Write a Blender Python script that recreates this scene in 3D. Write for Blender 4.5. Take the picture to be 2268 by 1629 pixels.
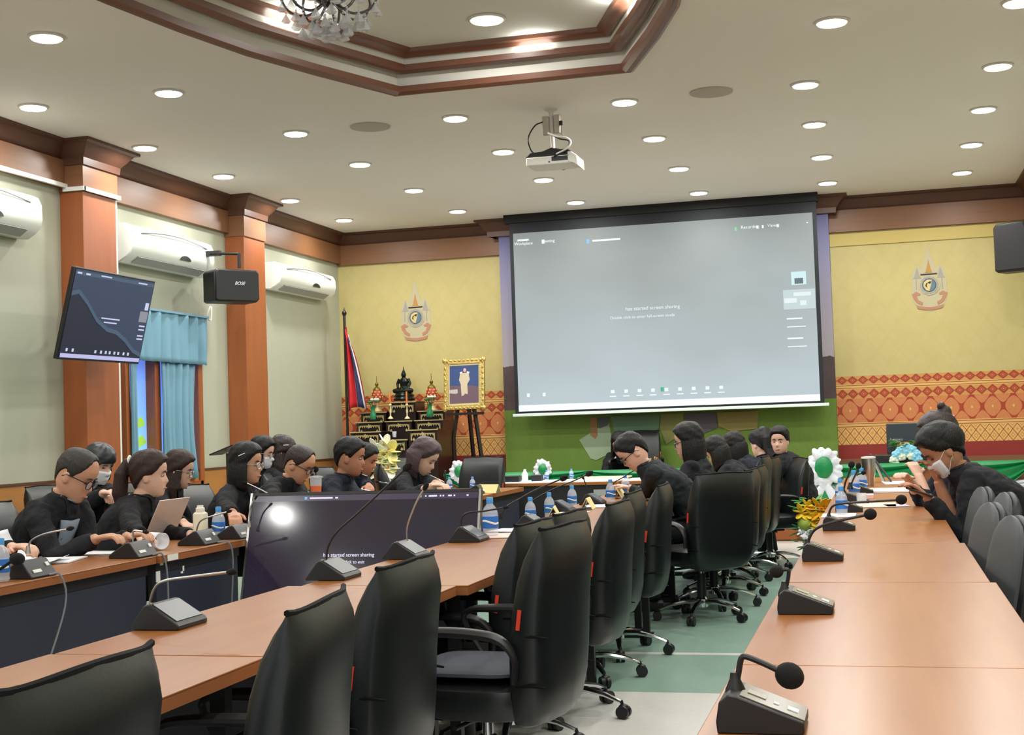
import bpy, bmesh, math, random
import numpy as np
from mathutils import Vector, Matrix
R_ = math.radians
rnd = random.Random(7)
for o in list(bpy.data.objects): bpy.data.objects.remove(o)
scene = bpy.context.scene
COL = scene.collection
# ---------------------------------------------------------------- camera
IW, IH, FPX = 2268, 1629, 3018.17
YAW, PITCH, ROLL = .2625282, .0434355, -.0333816
EYE = np.array([0, 0, 1.3])
_cy, _sy = math.cos(YAW), math.sin(YAW)
_fw = np.array([-_sy*math.cos(PITCH), _cy*math.cos(PITCH), math.sin(PITCH)])
_r = np.array([_cy, _sy, 0.]); _u = np.cross(_r, _fw)
_R = _r*math.cos(ROLL)+_u*math.sin(ROLL); _U = -_r*math.sin(ROLL)+_u*math.cos(ROLL)
cam = bpy.data.cameras.new('camera'); camo = bpy.data.objects.new('camera', cam); COL.objects.link(camo)
cam.sensor_width = 36; cam.lens = 36*FPX/IW; cam.clip_start = .05; cam.clip_end = 100
camo.matrix_world = Matrix(((_R[0], _U[0], -_fw[0], 0), (_R[1], _U[1], -_fw[1], 0), (_R[2], _U[2], -_fw[2], 1.3), (0, 0, 0, 1)))
scene.camera = camo
def _ray(x, y): return _fw+_R*(x-IW/2)/FPX-_U*(y-IH/2)/FPX
def onz(x, y, z): d = _ray(x, y); return EYE+d*(z-1.3)/d[2]     # surveyed point of the photo at a known height / X / Y
def onx(x, y, X): d = _ray(x, y); return EYE+d*X/d[0]
def ony(x, y, Y): d = _ray(x, y); return EYE+d*Y/d[1]
# ---------------------------------------------------------------- light and exposure
scene.view_settings.view_transform = 'Standard'; scene.view_settings.look = 'None'
scene.view_settings.gamma = 1; scene.view_settings.use_curve_mapping = False
scene.view_settings.exposure = 0.32
w = bpy.data.worlds.new('world'); scene.world = w; w.use_nodes = True
w.node_tree.nodes['Background'].inputs[0].default_value = (.92, .96, 1, 1)
w.node_tree.nodes['Background'].inputs[1].default_value = .8
LAMP_W = 15.0            # downlight lamp power
WX0, WX1, WY0, WY1, ZC = -6.6, 1.72, -3.0, 16.17, 3.82
# ---------------------------------------------------------------- materials
def lin(c):
    return tuple((v/255/12.92 if v/255 <= .04045 else ((v/255+.055)/1.055)**2.4) for v in c[:3])+(1,)
MATS = {}
class NT:
    def __init__(s, m): s.t = m.node_tree; s.n = s.t.nodes; s.l = s.t.links
    def node(s, typ, **k):
        n = s.n.new(typ)
        for a, b in k.items(): setattr(n, a, b)
        return n
    def put(s, sock, v):
        if hasattr(v, 'is_linked') or isinstance(v, bpy.types.NodeSocket): s.l.new(v, sock)
        else: sock.default_value = v
    def m(s, op, a, b=0., c=0.):
        n = s.node('ShaderNodeMath', operation=op)
        s.put(n.inputs[0], a); s.put(n.inputs[1], b); s.put(n.inputs[2], c)
        return n.outputs[0]
    def mix(s, f, a, b):
        n = s.node('ShaderNodeMix', data_type='RGBA')
        s.put(n.inputs[0], f); s.put(n.inputs[6], a); s.put(n.inputs[7], b)
        return n.outputs[2]
    def pos(s, kind='world'):
        if kind == 'world': v = s.node('ShaderNodeNewGeometry').outputs['Position']
        else: v = s.node('ShaderNodeTexCoord').outputs['Object']
        x = s.node('ShaderNodeSeparateXYZ'); s.l.new(v, x.inputs[0]); return v, x.outputs[0], x.outputs[1], x.outputs[2]
    def noise(s, vec, scale, stretch=(1, 1, 1), detail=3):
        mp = s.node('ShaderNodeMapping'); mp.inputs['Scale'].default_value = stretch; s.l.new(vec, mp.inputs[0])
        n = s.node('ShaderNodeTexNoise'); n.inputs['Scale'].default_value = scale; n.inputs['Detail'].default_value = detail
        s.l.new(mp.outputs[0], n.inputs['Vector']); return n.outputs['Fac']
def mat(name, col, rough=.5, metal=0., spec=.5, noise=None, bump=None, emit=None, alpha=None, trans=None, sheen=None, coat=None):
    if name in MATS: return MATS[name]
    m = bpy.data.materials.new(name); m.use_nodes = True; MATS[name] = m
    b = m.node_tree.nodes['Principled BSDF']; T = NT(m)
    b.inputs['Base Color'].default_value = lin(col); b.inputs['Roughness'].default_value = rough
    b.inputs['Metallic'].default_value = metal; b.inputs['Specular IOR Level'].default_value = spec
    if noise:   # (scale, stretch, colour2, sharp)
        v, x, y, z = T.pos(noise[4] if len(noise) > 4 else 'object')
        f = T.noise(v, noise[0], noise[1])
        f = T.m('MULTIPLY_ADD', f, noise[3], .5-noise[3]*.5); n = T.node('ShaderNodeClamp'); T.l.new(f, n.inputs[0])
        T.l.new(T.mix(n.outputs[0], lin(col), lin(noise[2])), b.inputs['Base Color'])
    if bump:    # (scale, strength, distance, stretch)
        v, x, y, z = T.pos('object'); f = T.noise(v, bump[0], bump[3] if len(bump) > 3 else (1, 1, 1), 2)
        n = T.node('ShaderNodeBump'); n.inputs['Strength'].default_value = bump[1]; n.inputs['Distance'].default_value = bump[2]
        T.l.new(f, n.inputs['Height']); T.l.new(n.outputs[0], b.inputs['Normal'])
    if emit: b.inputs['Emission Color'].default_value = lin(emit[0]); b.inputs['Emission Strength'].default_value = emit[1]
    if alpha is not None: b.inputs['Alpha'].default_value = alpha
    if trans is not None: b.inputs['Transmission Weight'].default_value = trans; b.inputs['IOR'].default_value = 1.35
    if coat is not None: b.inputs['Coat Weight'].default_value = coat; b.inputs['Coat Roughness'].default_value = .12
    return m
leather = mat('black_leather', (19, 24, 24), .36, spec=.5, bump=(160, .12, .002))
leather_edge = mat('black_leather_side', (5, 6, 7), .75, spec=.2, bump=(90, .25, .003))
black_pl = mat('black_plastic', (22, 22, 23), .45)
black_mat = mat('black_matte', (16, 16, 17), .8)
foam = mat('black_foam', (14, 13, 13), .95, bump=(400, .5, .002))
chrome = mat('chrome', (215, 218, 220), .12, metal=1)
steel = mat('brushed_steel', (180, 180, 178), .3, metal=1)
cushion = mat('grey_cushion', (74, 78, 88), .8)
covergrey = mat('grey_chair_fabric', (68, 72, 74), .6, spec=.4, bump=(200, .2, .002))
coverdark = mat('dark_chair_fabric', (30, 32, 35), .5, spec=.4)
redtag = mat('red_tag', (214, 62, 38), .5)
wood_t = mat('table_wood', (160, 104, 55), .3, spec=.4, noise=(3.0, (7, .6, 3), (145, 88, 42), 1.6, 'world'))
wood_e = mat('table_edge', (156, 98, 56), .4, noise=(4, (1, .5, 6), (140, 82, 44), 1.5, 'world'))
wood_col = mat('orange_wood', (160, 92, 50), .38, noise=(5, (3, 3, .35), (144, 78, 40), 1.4, 'world'))
wood_beam = mat('beam_wood', (134, 92, 60), .45, noise=(4, (.4, .4, 5), (120, 80, 50), 1.4, 'world'))
wood_dark = mat('cornice_wood', (92, 58, 42), .45, noise=(4, (.5, .5, 4), (78, 48, 34), 1.3, 'world'))
trimwood = mat('tray_trim_wood', (118, 76, 56), .3, noise=(5, (1, 1, 1), (102, 64, 46), 1.2, 'world'))
sage = mat('sage_wall_panel', (176, 178, 158), .7, noise=(1.2, (1, 1, 1), (168, 170, 150), 1, 'world'), bump=(250, .15, .001))
ceilm = mat('ceiling_paint', (230, 226, 219), .85, noise=(1.3, (1, .3, 1), (226, 221, 213), 1, 'world'))
white = mat('white_paint', (228, 228, 222), .5)
whitepl = mat('white_plastic', (226, 230, 222), .35)
paper = mat('white_paper', (232, 234, 238), .7)
pinkpaper = mat('pink_paper', (240, 205, 196), .7)
yellowp = mat('yellow_card', (226, 214, 150), .7)
gold = mat('gold', (182, 158, 92), .32, metal=.7, bump=(60, .6, .006))
goldflat = mat('gold_inlay', (186, 168, 118), .5, metal=.3)
lacquer = mat('black_lacquer', (30, 20, 16), .3)
bronze = mat('dark_bronze', (26, 32, 27), .28, metal=.6)
navy = mat('navy_panel', (32, 36, 50), .5, noise=(2.5, (1, 1, 1), (40, 46, 64), 1.2, 'world'))
glass = mat('clear_plastic', (232, 238, 244), .08, spec=.6, alpha=.38)
bluecap = mat('blue_cap', (70, 150, 215), .4)
bluelabel = mat('blue_label', (40, 110, 190), .5)
leafm = mat('leaf_green', (50, 110, 48), .6)
greencloth = mat('green_satin', (18, 128, 70), .38, bump=(30, .3, .01))
whitecloth = mat('white_satin', (214, 218, 226), .5, bump=(25, .4, .01))
curtm = mat('blue_curtain', (112, 154, 174), .75, bump=(200, .2, .001))
SKIN = {'tan': mat('skin_tan', (196, 148, 120), .55, spec=.3), 'brown': mat('skin_brown', (172, 122, 96), .55, spec=.3), 'fair': mat('skin_fair', (216, 174, 152), .55, spec=.3)}
hair_b = mat('black_hair', (13, 12, 13), .5, spec=.35, bump=(230, .9, .006, (1, 1, .05)))
hair_br = mat('brown_hair', (48, 31, 28), .5, spec=.35, bump=(230, .9, .006, (1, 1, .05)))
hair_db = mat('dark_brown_hair', (40, 26, 24), .42, bump=(230, .9, .006, (1, 1, .05)))
clothb = mat('black_cloth', (26, 27, 31), .85, spec=.3, bump=(18, .5, .02))
clothn = mat('navy_cloth', (26, 31, 42), .85, spec=.3, bump=(18, .5, .02))
clothg = mat('charcoal_cloth', (36, 42, 44), .85, spec=.3, bump=(18, .5, .02))
shirtg = mat('blue_grey_shirt', (120, 134, 148), .8)
lensm = mat('dark_frame', (24, 16, 18), .3)
lip = mat('lips', (172, 106, 92), .5); eyew = mat('eye_white', (190, 180, 174), .3); eyeb = mat('eye_dark', (24, 16, 14), .3)
maskm = mat('surgical_mask', (222, 224, 228), .8)
# ---------------------------------------------------------------- mesh builder
def V(*a): return np.array(a if len(a) > 1 else a[0], float)
def unit(v): v = np.array(v, float); n = np.linalg.norm(v); return v/n if n > 1e-9 else v
class M:
    def __init__(s): s.v = []; s.f = []; s.mi = []; s.cur = 0
    def add(s, vs, fs):
        k = len(s.v); s.v += [tuple(map(float, p)) for p in vs]; s.f += [tuple(i+k for i in f) for f in fs]; s.mi += [s.cur]*len(fs); return s
    def box(s, c, d, rz=0, ax=None):
        hx, hy, hz = d[0]/2, d[1]/2, d[2]/2; vs = []
        A = ax if ax is not None else (V(math.cos(rz), math.sin(rz), 0), V(-math.sin(rz), math.cos(rz), 0), V(0, 0, 1))
        for x in (-hx, hx):
            for y in (-hy, hy):
                for z in (-hz, hz): vs.append(V(c)+A[0]*x+A[1]*y+A[2]*z)
        return s.add(vs, [(0, 1, 3, 2), (4, 6, 7, 5), (0, 4, 5, 1), (2, 3, 7, 6), (0, 2, 6, 4), (1, 5, 7, 3)])
    def bb(s, x0, x1, y0, y1, z0, z1): return s.box(((x0+x1)/2, (y0+y1)/2, (z0+z1)/2), (x1-x0, y1-y0, z1-z0))
    def loft(s, rings, caps=True, closed=True):
        n = len(rings[0]); vs = [p for r in rings for p in r]; fs = []
        for i in range(len(rings)-1):
            for j in range(n if closed else n-1):
                a, b = i*n+j, i*n+(j+1) % n; fs.append((a, b, b+n, a+n))
        if caps: fs.append(tuple(range(n))[::-1]); fs.append(tuple(range((len(rings)-1)*n, len(rings)*n)))
        return s.add(vs, fs)
    def tube(s, path, rad, n=10, caps=True, flat=None, up=None):
        P = [V(p) for p in path]; rr = rad if hasattr(rad, '__len__') else [rad]*len(P); rings = []; nrm = None
        for i, p in enumerate(P):
            t = unit(P[min(i+1, len(P)-1)]-P[max(i-1, 0)])
            if nrm is None:
                a = V(up) if up is not None else (V(0, 0, 1) if abs(t[2]) < .9 else V(1, 0, 0)); nrm = unit(a-t*(a@t))
            else: nrm = unit(nrm-t*(nrm@t))
            b = np.cross(t, nrm); r = rr[i]; r2 = r if flat is None else r*flat
            rings.append([p+nrm*r2*math.cos(2*math.pi*k/n)+b*r*math.sin(2*math.pi*k/n) for k in range(n)])
        return s.loft(rings, caps)
    def cyl(s, a, b, r, r2=None, n=14): return s.tube([a, b], [r, r if r2 is None else r2], n)
    def sph(s, c, r, n=12, m=8, ax=None):
        r = V(r, r, r) if not hasattr(r, '__len__') else V(r); A = ax if ax is not None else np.eye(3); rings = []
        for i in range(m+1):
            t = -math.pi/2+math.pi*i/m; ct = max(math.cos(t), .02)
            rings.append([V(c)+A[0]*r[0]*ct*math.cos(2*math.pi*k/n)+A[1]*r[1]*ct*math.sin(2*math.pi*k/n)+A[2]*r[2]*math.sin(t) for k in range(n)])
        return s.loft(rings)
    def lathe(s, c, prof, n=18, ax=None):
        A = ax if ax is not None else np.eye(3)
        return s.loft([[V(c)+A[0]*max(r, .0005)*math.cos(2*math.pi*k/n)+A[1]*max(r, .0005)*math.sin(2*math.pi*k/n)+A[2]*z for k in range(n)] for r, z in prof])
    def prism(s, pts, d0, d1, o=(0, 0, 0), ax=None):   # polygon in the plane of ax0, ax2; thickness along ax1
        A = ax if ax is not None else np.eye(3); n = len(pts)
        vs = [V(o)+A[0]*x+A[2]*z+A[1]*d for d in (d0, d1) for x, z in pts]
        return s.add(vs, [tuple(range(n)), tuple(range(n, 2*n))[::-1]]+[(i, i+n, (i+1) % n+n, (i+1) % n) for i in range(n)])
    def build(s, name, m, parent=None, org=None, smooth=True, bevel=0, sub=0, remesh=0, disp=0, sm=0, loc=None, rz=None):
        me = bpy.data.meshes.new(name); vs = np.array(s.v)
        if org is not None: vs = vs-V(org)
        me.from_pydata([tuple(p) for p in vs], [], s.f)
        b = bmesh.new(); b.from_mesh(me); bmesh.ops.recalc_face_normals(b, faces=b.faces); b.to_mesh(me); b.free()
        ml = m if isinstance(m, (list, tuple)) else [m]
        for q in ml: me.materials.append(q)
        if len(ml) > 1:
            for p, i in zip(me.polygons, s.mi): p.material_index = min(i, len(ml)-1)
        if smooth: me.shade_smooth() if hasattr(me, 'shade_smooth') else None
        o = bpy.data.objects.new(name, me); COL.objects.link(o)
        if parent is not None: o.parent = parent
        elif org is not None: o.location = org
        if loc is not None: o.location = loc
        if rz is not None: o.rotation_euler[2] = rz
        if smooth and not remesh and not sub:
            try: me.set_sharp_from_angle(angle=R_(35))
            except Exception: pass
        if bevel: q = o.modifiers.new('b', 'BEVEL'); q.width = bevel; q.segments = 2; q.limit_method = 'ANGLE'; q.angle_limit = R_(40)
        if remesh: q = o.modifiers.new('r', 'REMESH'); q.mode = 'VOXEL'; q.voxel_size = remesh; q.use_smooth_shade = True
        if sm: q = o.modifiers.new('s', 'SMOOTH'); q.iterations = sm; q.factor = .5
        if disp:
            q = o.modifiers.new('d', 'DISPLACE'); q.texture = FOLD; q.strength = disp; q.texture_coords = 'LOCAL'; q.mid_level = .5
        if sub: q = o.modifiers.new('u', 'SUBSURF'); q.levels = sub; q.render_levels = sub
        return o
FOLD = bpy.data.textures.new('folds', 'CLOUDS'); FOLD.noise_scale = .085; FOLD.noise_depth = 2
def tag(o, label, cat, group=None, kind=None):
    o['label'] = label; o['category'] = cat
    if group: o['group'] = group
    if kind: o['kind'] = kind
    return o
def empty(name, loc, rz=0):
    o = bpy.data.objects.new(name, None); COL.objects.link(o); o.empty_display_size = .05
    o.location = loc; o.rotation_euler[2] = rz; return o
def struct(o): o['kind'] = 'structure'; return o
def copy_tree(o, parent=None):
    c = o.copy(); COL.objects.link(c)
    if parent is not None: c.parent = parent
    for ch in o.children: copy_tree(ch, c)
    return c
def curve(pts, n=8):   # catmull-rom
    P = [V(p) for p in pts]; P = [2*P[0]-P[1]]+P+[2*P[-1]-P[-2]]; out = []
    for i in range(1, len(P)-2):
        for k in range(n):
            t = k/n; a, b, c, d = P[i-1], P[i], P[i+1], P[i+2]
            out.append(.5*((2*b)+(c-a)*t+(2*a-5*b+4*c-d)*t*t+(3*b-a-3*c+d)*t**3))
    return out+[P[-2]]
def text_mesh(name, body, size, m, o, xdir, zdir, parent=None, org=None, shear=0, depth=.0006):
    c = bpy.data.curves.new('t', 'FONT'); c.body = body; c.size = size; c.extrude = depth; c.align_x = 'CENTER'; c.align_y = 'CENTER'; c.shear = shear
    t = bpy.data.objects.new('t', c); COL.objects.link(t); bpy.context.view_layer.update()
    me = bpy.data.meshes.new_from_object(t); bpy.data.objects.remove(t)
    x, z = V(unit(xdir)), V(unit(zdir)); y = np.cross(x, z); o = V(o)-(V(org) if org is not None else 0)
    for v in me.vertices: p = o+x*v.co[0]+z*v.co[1]+y*(-v.co[2]); v.co = tuple(p)
    me.name = name; me.materials.clear(); me.materials.append(m)
    q = bpy.data.objects.new(name, me); COL.objects.link(q)
    if parent is not None: q.parent = parent
    elif org is not None: q.location = org
    return q
# ================================================================ the room
# floor: cream terrazzo with a green field and a pale joint
fm = bpy.data.materials.new('floor_terrazzo'); fm.use_nodes = True; T = NT(fm); b = fm.node_tree.nodes['Principled BSDF']
v, x, y, z = T.pos(); n1 = T.noise(v, 30, detail=5); n2 = T.noise(v, 1.1)
green = T.m('MULTIPLY', T.m('GREATER_THAN', y, 6.56), T.m('LESS_THAN', y, 12.9))
joint = T.m('LESS_THAN', T.m('ABSOLUTE', T.m('SUBTRACT', y, 7.66)), .035)
grn = T.m('MULTIPLY', green, T.m('SUBTRACT', 1., joint))
cream = T.mix(n1, lin((226, 225, 217)), lin((208, 208, 201))); gr = T.mix(n1, lin((150, 180, 164)), lin((134, 165, 149)))
c = T.mix(grn, cream, gr); c = T.mix(T.m('MULTIPLY', T.m('GREATER_THAN', n2, .62), .15), c, lin((150, 150, 142)))
T.l.new(c, b.inputs['Base Color']); b.inputs['Roughness'].default_value = .28; b.inputs['Specular IOR Level'].default_value = .4
struct(M().bb(WX0-.2, WX1+.2, WY0-.2, WY1+.2, -.1, 0).build('floor', fm))
struct(M().bb(WX0-.2, WX0, WY0-.2, 10.97, 0, ZC+.6).bb(WX0-.2, WX0, 12.37, WY1+.2, 0, ZC+.6).bb(WX0-.2, WX0, 10.97, 12.37, 2.45, ZC+.6).bb(WX0-.2, WX0, 10.97, 12.37, 0, .85).build('wall_left', sage))
struct(M().bb(WX1, WX1+.2, WY0-.2, WY1+.2, 0, ZC+.6).build('wall_right', sage))
# back wall: gold wallpaper above woven red and gold bands
wm = bpy.data.materials.new('thai_wallpaper'); wm.use_nodes = True; T = NT(wm); b = wm.node_tree.nodes['Principled BSDF']
v, x, y, z = T.pos()
def fr(per, off=0.): return T.m('MULTIPLY', T.m('ABSOLUTE', T.m('SUBTRACT', T.m('FRACT', T.m('MULTIPLY_ADD', x, 1/per, off+100)), .5)), 2.)
def vz(z0, z1): return T.m('MULTIPLY', T.m('ABSOLUTE', T.m('SUBTRACT', T.m('MULTIPLY', T.m('SUBTRACT', z, z0), 1/(z1-z0)), .5)), 2.)
def band(z0, z1): return T.m('MULTIPLY', T.m('GREATER_THAN', z, z0), T.m('LESS_THAN', z, z1))
def lt(a, k): return T.m('LESS_THAN', a, k)
G, RD, BR, LG = lin((206, 146, 78)), lin((166, 60, 34)), lin((120, 58, 28)), lin((226, 176, 104))
base = T.mix(T.noise(v, 6, (1, 1, 1)), lin((200, 188, 128)), lin((190, 174, 112)))
dk = T.m('ADD', fr(.36), vz(1.9, 2.3)); dam = T.m('ADD', fr(.24), T.m('MULTIPLY', T.m('ABSOLUTE', T.m('SUBTRACT', T.m('FRACT', T.m('MULTIPLY', z, 3.2)), .5)), 2.))
c = T.mix(T.m('MULTIPLY', lt(T.m('ABSOLUTE', T.m('SUBTRACT', dam, 1.)), .16), .05), base, lin((150, 140, 96)))
def diam(z0, z1, per, c):
    d = T.m('ADD', fr(per), vz(z0, z1)); k = T.mix(lt(d, .97), G, RD)
    k = T.mix(lt(T.m('ABSOLUTE', T.m('SUBTRACT', d, 1.02)), .04), k, BR)
    k = T.mix(lt(T.m('ABSOLUTE', T.m('SUBTRACT', d, .45)), .1), k, lin((190, 100, 60))); k = T.mix(lt(d, .14), k, LG)
    return T.mix(band(z0, z1), c, k)
c = diam(1.655, 1.75, .117, c); c = diam(1.49, 1.60, .117, c)
# lotus band
uu = fr(.222); vv = vz(1.215, 1.49); d = T.m('POWER', T.m('ADD', T.m('POWER', uu, 1.5), T.m('POWER', vv, 1.7)), 1.)
d2 = T.m('ADD', T.m('POWER', fr(.222, .5), 1.5), T.m('POWER', T.m('SUBTRACT', 1., vv), 1.2))
k = T.mix(T.m('MAXIMUM', lt(d, .72), lt(d2, .66)), RD, lin((204, 128, 76)))
tx = T.node('ShaderNodeTexVoronoi'); tx.inputs['Scale'].default_value = 55; T.l.new(v, tx.inputs['Vector'])
k = T.mix(T.m('MULTIPLY', lt(tx.outputs['Distance'], .25), .35), k, RD); k = T.mix(lt(d, .03), k, LG)
c = T.mix(band(1.215, 1.49), c, k)
for z0, z1 in ((1.60, 1.655), (1.155, 1.215)):
    c = T.mix(band(z0, z1), c, T.mix(lt(T.m('ABSOLUTE', T.m('SUBTRACT', vz(z0, z1), .55)), .12), LG, BR))
d = T.m('ADD', fr(.098), T.m('MULTIPLY', T.m('ABSOLUTE', T.m('SUBTRACT', T.m('FRACT', T.m('MULTIPLY', T.m('SUBTRACT', z, .963), 1/.128)), .5)), 2.))
k = T.mix(lt(T.m('ABSOLUTE', T.m('SUBTRACT', d, 1.)), .085), LG, BR)
k = T.mix(lt(T.m('ABSOLUTE', T.m('SUBTRACT', d, .38)), .1), k, lin((196, 140, 70))); k = T.mix(lt(T.m('SUBTRACT', 2., d), .3), k, G)
c = T.mix(band(.963, 1.155), c, k); c = T.mix(lt(z, .963), c, lin((142, 42, 34)))
T.l.new(c, b.inputs['Base Color']); b.inputs['Roughness'].default_value = .6
struct(M().bb(WX0, WX1, WY1, WY1+.2, 0, ZC+.6).build('wall_back', wm))
struct(M().bb(-.5, WX1, WY1-.02, WY1, 3.26, 3.40).build('trim_9', mat('gold_rail', (200, 180, 104), .6)))
struct(M().bb(-5.3, 1.7, WY1-.03, WY1, .74, .80).build('trim_10', wood_beam))
# ceiling with the stepped tray
cx, cyy = -2.5, 5.8
def outline(ins, n=10):
    half = [(0, 3.72), (.89, 3.72), (1.05, 3.32), (1.2, 2.95), (1.42, 2.32), (1.56, 1.7), (1.67, 1.05), (1.74, .5), (1.76, 0)]
    q = [(a, c) for a, c in half if a > 0]; pts = q+[(a, -c) for a, c in q[::-1][1:]]+[(-a, -c) for a, c in q]+[(-a, c) for a, c in q[::-1][1:]]
    out = []
    for a, c in pts:
        out.append((cx+a-ins*np.sign(a)*(1 if abs(a) > .2 else 0), cyy+c-ins*np.sign(c)*min(1, abs(c)/3.0)))
    return out
o0 = outline(0)
mm = M(); n = len(o0)
def sq(p):   # push outline point out to the room rectangle
    dx, dy = p[0]-cx, p[1]-cyy
    sx = (WX1-cx if dx > 0 else cx-WX0)/max(abs(dx), 1e-6); sy = (WY1-cyy if dy > 0 else cyy-WY0)/max(abs(dy), 1e-6); s = min(sx, sy)
    return (cx+dx*s, cyy+dy*s)
ang = [(math.atan2(p[1]-cyy, p[0]-cx), i) for i, p in enumerate(o0)]
cor = [(WX1, WY1), (WX0, WY1), (WX0, WY0), (WX1, WY0)]
inner = sorted(ang); loop_in = []; loop_out = []
items = [(a, 'o', o0[i]) for a, i in inner]
for q in cor:
    a = math.atan2(q[1]-cyy, q[0]-cx); prev = [it for it in inner if it[0] <= a]; nxt = [it for it in inner if it[0] > a]
    i0 = (prev[-1] if prev else inner[-1]); i1 = (nxt[0] if nxt else inner[0]); t = .5
    d = unit(V(q[0]-cx, q[1]-cyy)); A, B = V(o0[i0[1]]), V(o0[i1[1]]); C0 = V(cx, cyy)
    mm_ = np.array([[d[0], A[0]-B[0]], [d[1], A[1]-B[1]]]); s_, t = np.linalg.solve(mm_, A-C0); items.append((a, 'c', tuple(A+(B-A)*t), q))
items.sort(key=lambda e: e[0])
li = [e[2] for e in items]; lo = [(e[3] if e[1] == 'c' else sq(e[2])) for e in items]
struct(mm.add([(p[0], p[1], ZC) for p in li]+[(p[0], p[1], ZC) for p in lo], [(i, (i+1) % len(li), (i+1) % len(li)+len(li), i+len(li)) for i in range(len(li))]).build('ceiling', ceilm, smooth=False))
traym = mat('tray_paint', (214, 212, 202), .8)
def ring(pts0, z0, pts1, z1, name, m, th=0):
    q = M(); n = len(pts0)
    q.add([(p[0], p[1], z0) for p in pts0]+[(p[0], p[1], z1) for p in pts1], [(i, (i+1) % n, (i+1) % n+n, i+n) for i in range(n)])
    return struct(q.build(name, m, smooth=False))
def molding(ins, z, prof, name):
    q = M(); rings = []
    for dx, dz in prof: rings.append([(p[0], p[1], z+dz) for p in outline(ins+dx)])
    rings.append(rings[0]); q.loft(rings, caps=False); return struct(q.build(name, trimwood))
P1 = [(-.02, 0), (-.018, -.018), (.0, -.028), (.022, -.018), (.03, -.03), (.055, -.012), (.06, .03)]
molding(0, ZC, P1, 'trim_1')
ring(outline(.03), ZC-.005, outline(.03), 3.97, 'trim_11', traym); ring(outline(.03), 3.97, outline(.12), 3.97, 'trim_12', traym)
P2 = [(-.05, -.005), (-.03, -.035), (.0, -.04), (.03, -.02), (.035, .02), (-.05, .02)]
molding(.09, 3.97, P2, 'trim_2')
ring(outline(.115), 3.97, outline(.115), 4.09, 'trim_13', traym)
molding(.13, 4.075, [(-.04, .0), (-.02, -.035), (.01, -.045), (.03, -.02), (.06, -.012), (.07, .02), (-.04, .02)], 'trim_3')
q = outline(.1); struct(M().add([(p[0], p[1], 4.09) for p in q], [tuple(range(len(q)))]).build('ceiling.001', traym, smooth=False))
# cornice, beam, columns on the left wall
def cornice(name, pts, z=ZC, m=wood_dark, s=1):   # pts = wall line; normal list gives direction into room
    prof = [(0, -.20), (.03, -.20), (.035, -.14), (.07, -.10), (.12, -.035), (.16, -.025), (.16, 0), (0, 0)]
    rings = []
    for a, b_ in prof: rings.append([(p[0]+nn[0]*a*s, p[1]+nn[1]*a*s, z+b_) for p, nn in pts])
    q = M(); k = len(pts); fs = []
    vs = [p for r in rings for p in r]
    for i in range(len(prof)):
        for j in range(k-1): a = i*k+j; b2 = ((i+1) % len(prof))*k+j; fs.append((a, a+1, b2+1, b2))
    q.add(vs, fs); return struct(q.build(name, m, smooth=False))
colsY = [(7.0, 7.58), (10.05, 10.56), (13.05, 13.55)]; CX = -6.38
x0 = WX0
path = [((x0, WY0), (1, 0))]
for a, b_ in colsY: path += [((x0, a), (1, -1)), ((CX, a), (1, -1)), ((CX, b_), (1, 1)), ((x0, b_), (1, 1))]
path += [((x0, WY1), (1, -1)), ((-4.5, WY1), (1, -1)), ((-4.5, 15.93), (-1, -1)), ((-.42, 15.93), (1, -1)), ((-.42, WY1), (1, -1)), ((WX1, WY1), (-1, -1)), ((WX1, WY0), (-1, 0))]
cornice('trim_4', path)
for i, (a, b_) in enumerate(colsY):
    struct(M().bb(WX0, CX, a, b_, 0, ZC-.02).build('trim_%d' % (20+i), wood_col, bevel=.004))
    struct(M().bb(WX0, CX+.012, a-.012, b_+.012, 3.40, ZC-.19).build('trim_%d' % (30+i), wood_beam))
    struct(M().bb(WX0, CX+.03, a-.03, b_+.03, 0, 1.75 if i == 1 else .9).build('trim_%d' % (40+i), wood_col, bevel=.004)) if i == 5 else None
ys = [WY0]+[v for c_ in colsY for v in c_]+[WY1]
for i in range(0, len(ys), 2):
    struct(M().bb(WX0, WX0+.06, ys[i], ys[i+1], 3.44, ZC-.15).build('trim_%d' % (50+i), wood_beam))
    struct(M().bb(WX0, WX0+.03, ys[i], ys[i+1], 0, .98).build('baseboard_left.%03d' % i if i else 'baseboard_left', mat('wainscot_wood', (178, 124, 66), .45, noise=(4, (1, .4, 4), (160, 106, 52), 1.2, 'world'))))
    struct(M().bb(WX0, WX0+.04, ys[i], ys[i+1], .965, .985).build('trim_%d' % (60+i), wood_dark))
struct(M().bb(WX0, WX1, WY1-.05, WY1, 3.42, ZC-.15).build('trim_70', wood_beam))
struct(M().bb(WX1-.06, WX1, WY0, WY1, 3.42, ZC-.15).build('trim_71', wood_beam))
# cable trunking: white, along the beam and down the middle column
ct = M().bb(WX0+.06, WX0+.085, WY0, 10.05, 3.43, 3.465).bb(WX0+.05, CX+.03, 10.015, 10.05, 3.40, 3.435).bb(CX, CX+.03, 10.03, 10.60, 3.40, 3.435).bb(CX-.03, CX-.005, 10.56, 10.59, 1.0, 3.43)
tag(ct.build('cable_trunking', white), 'white cable trunking running below the cornice and down the left column', 'trunking')
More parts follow.
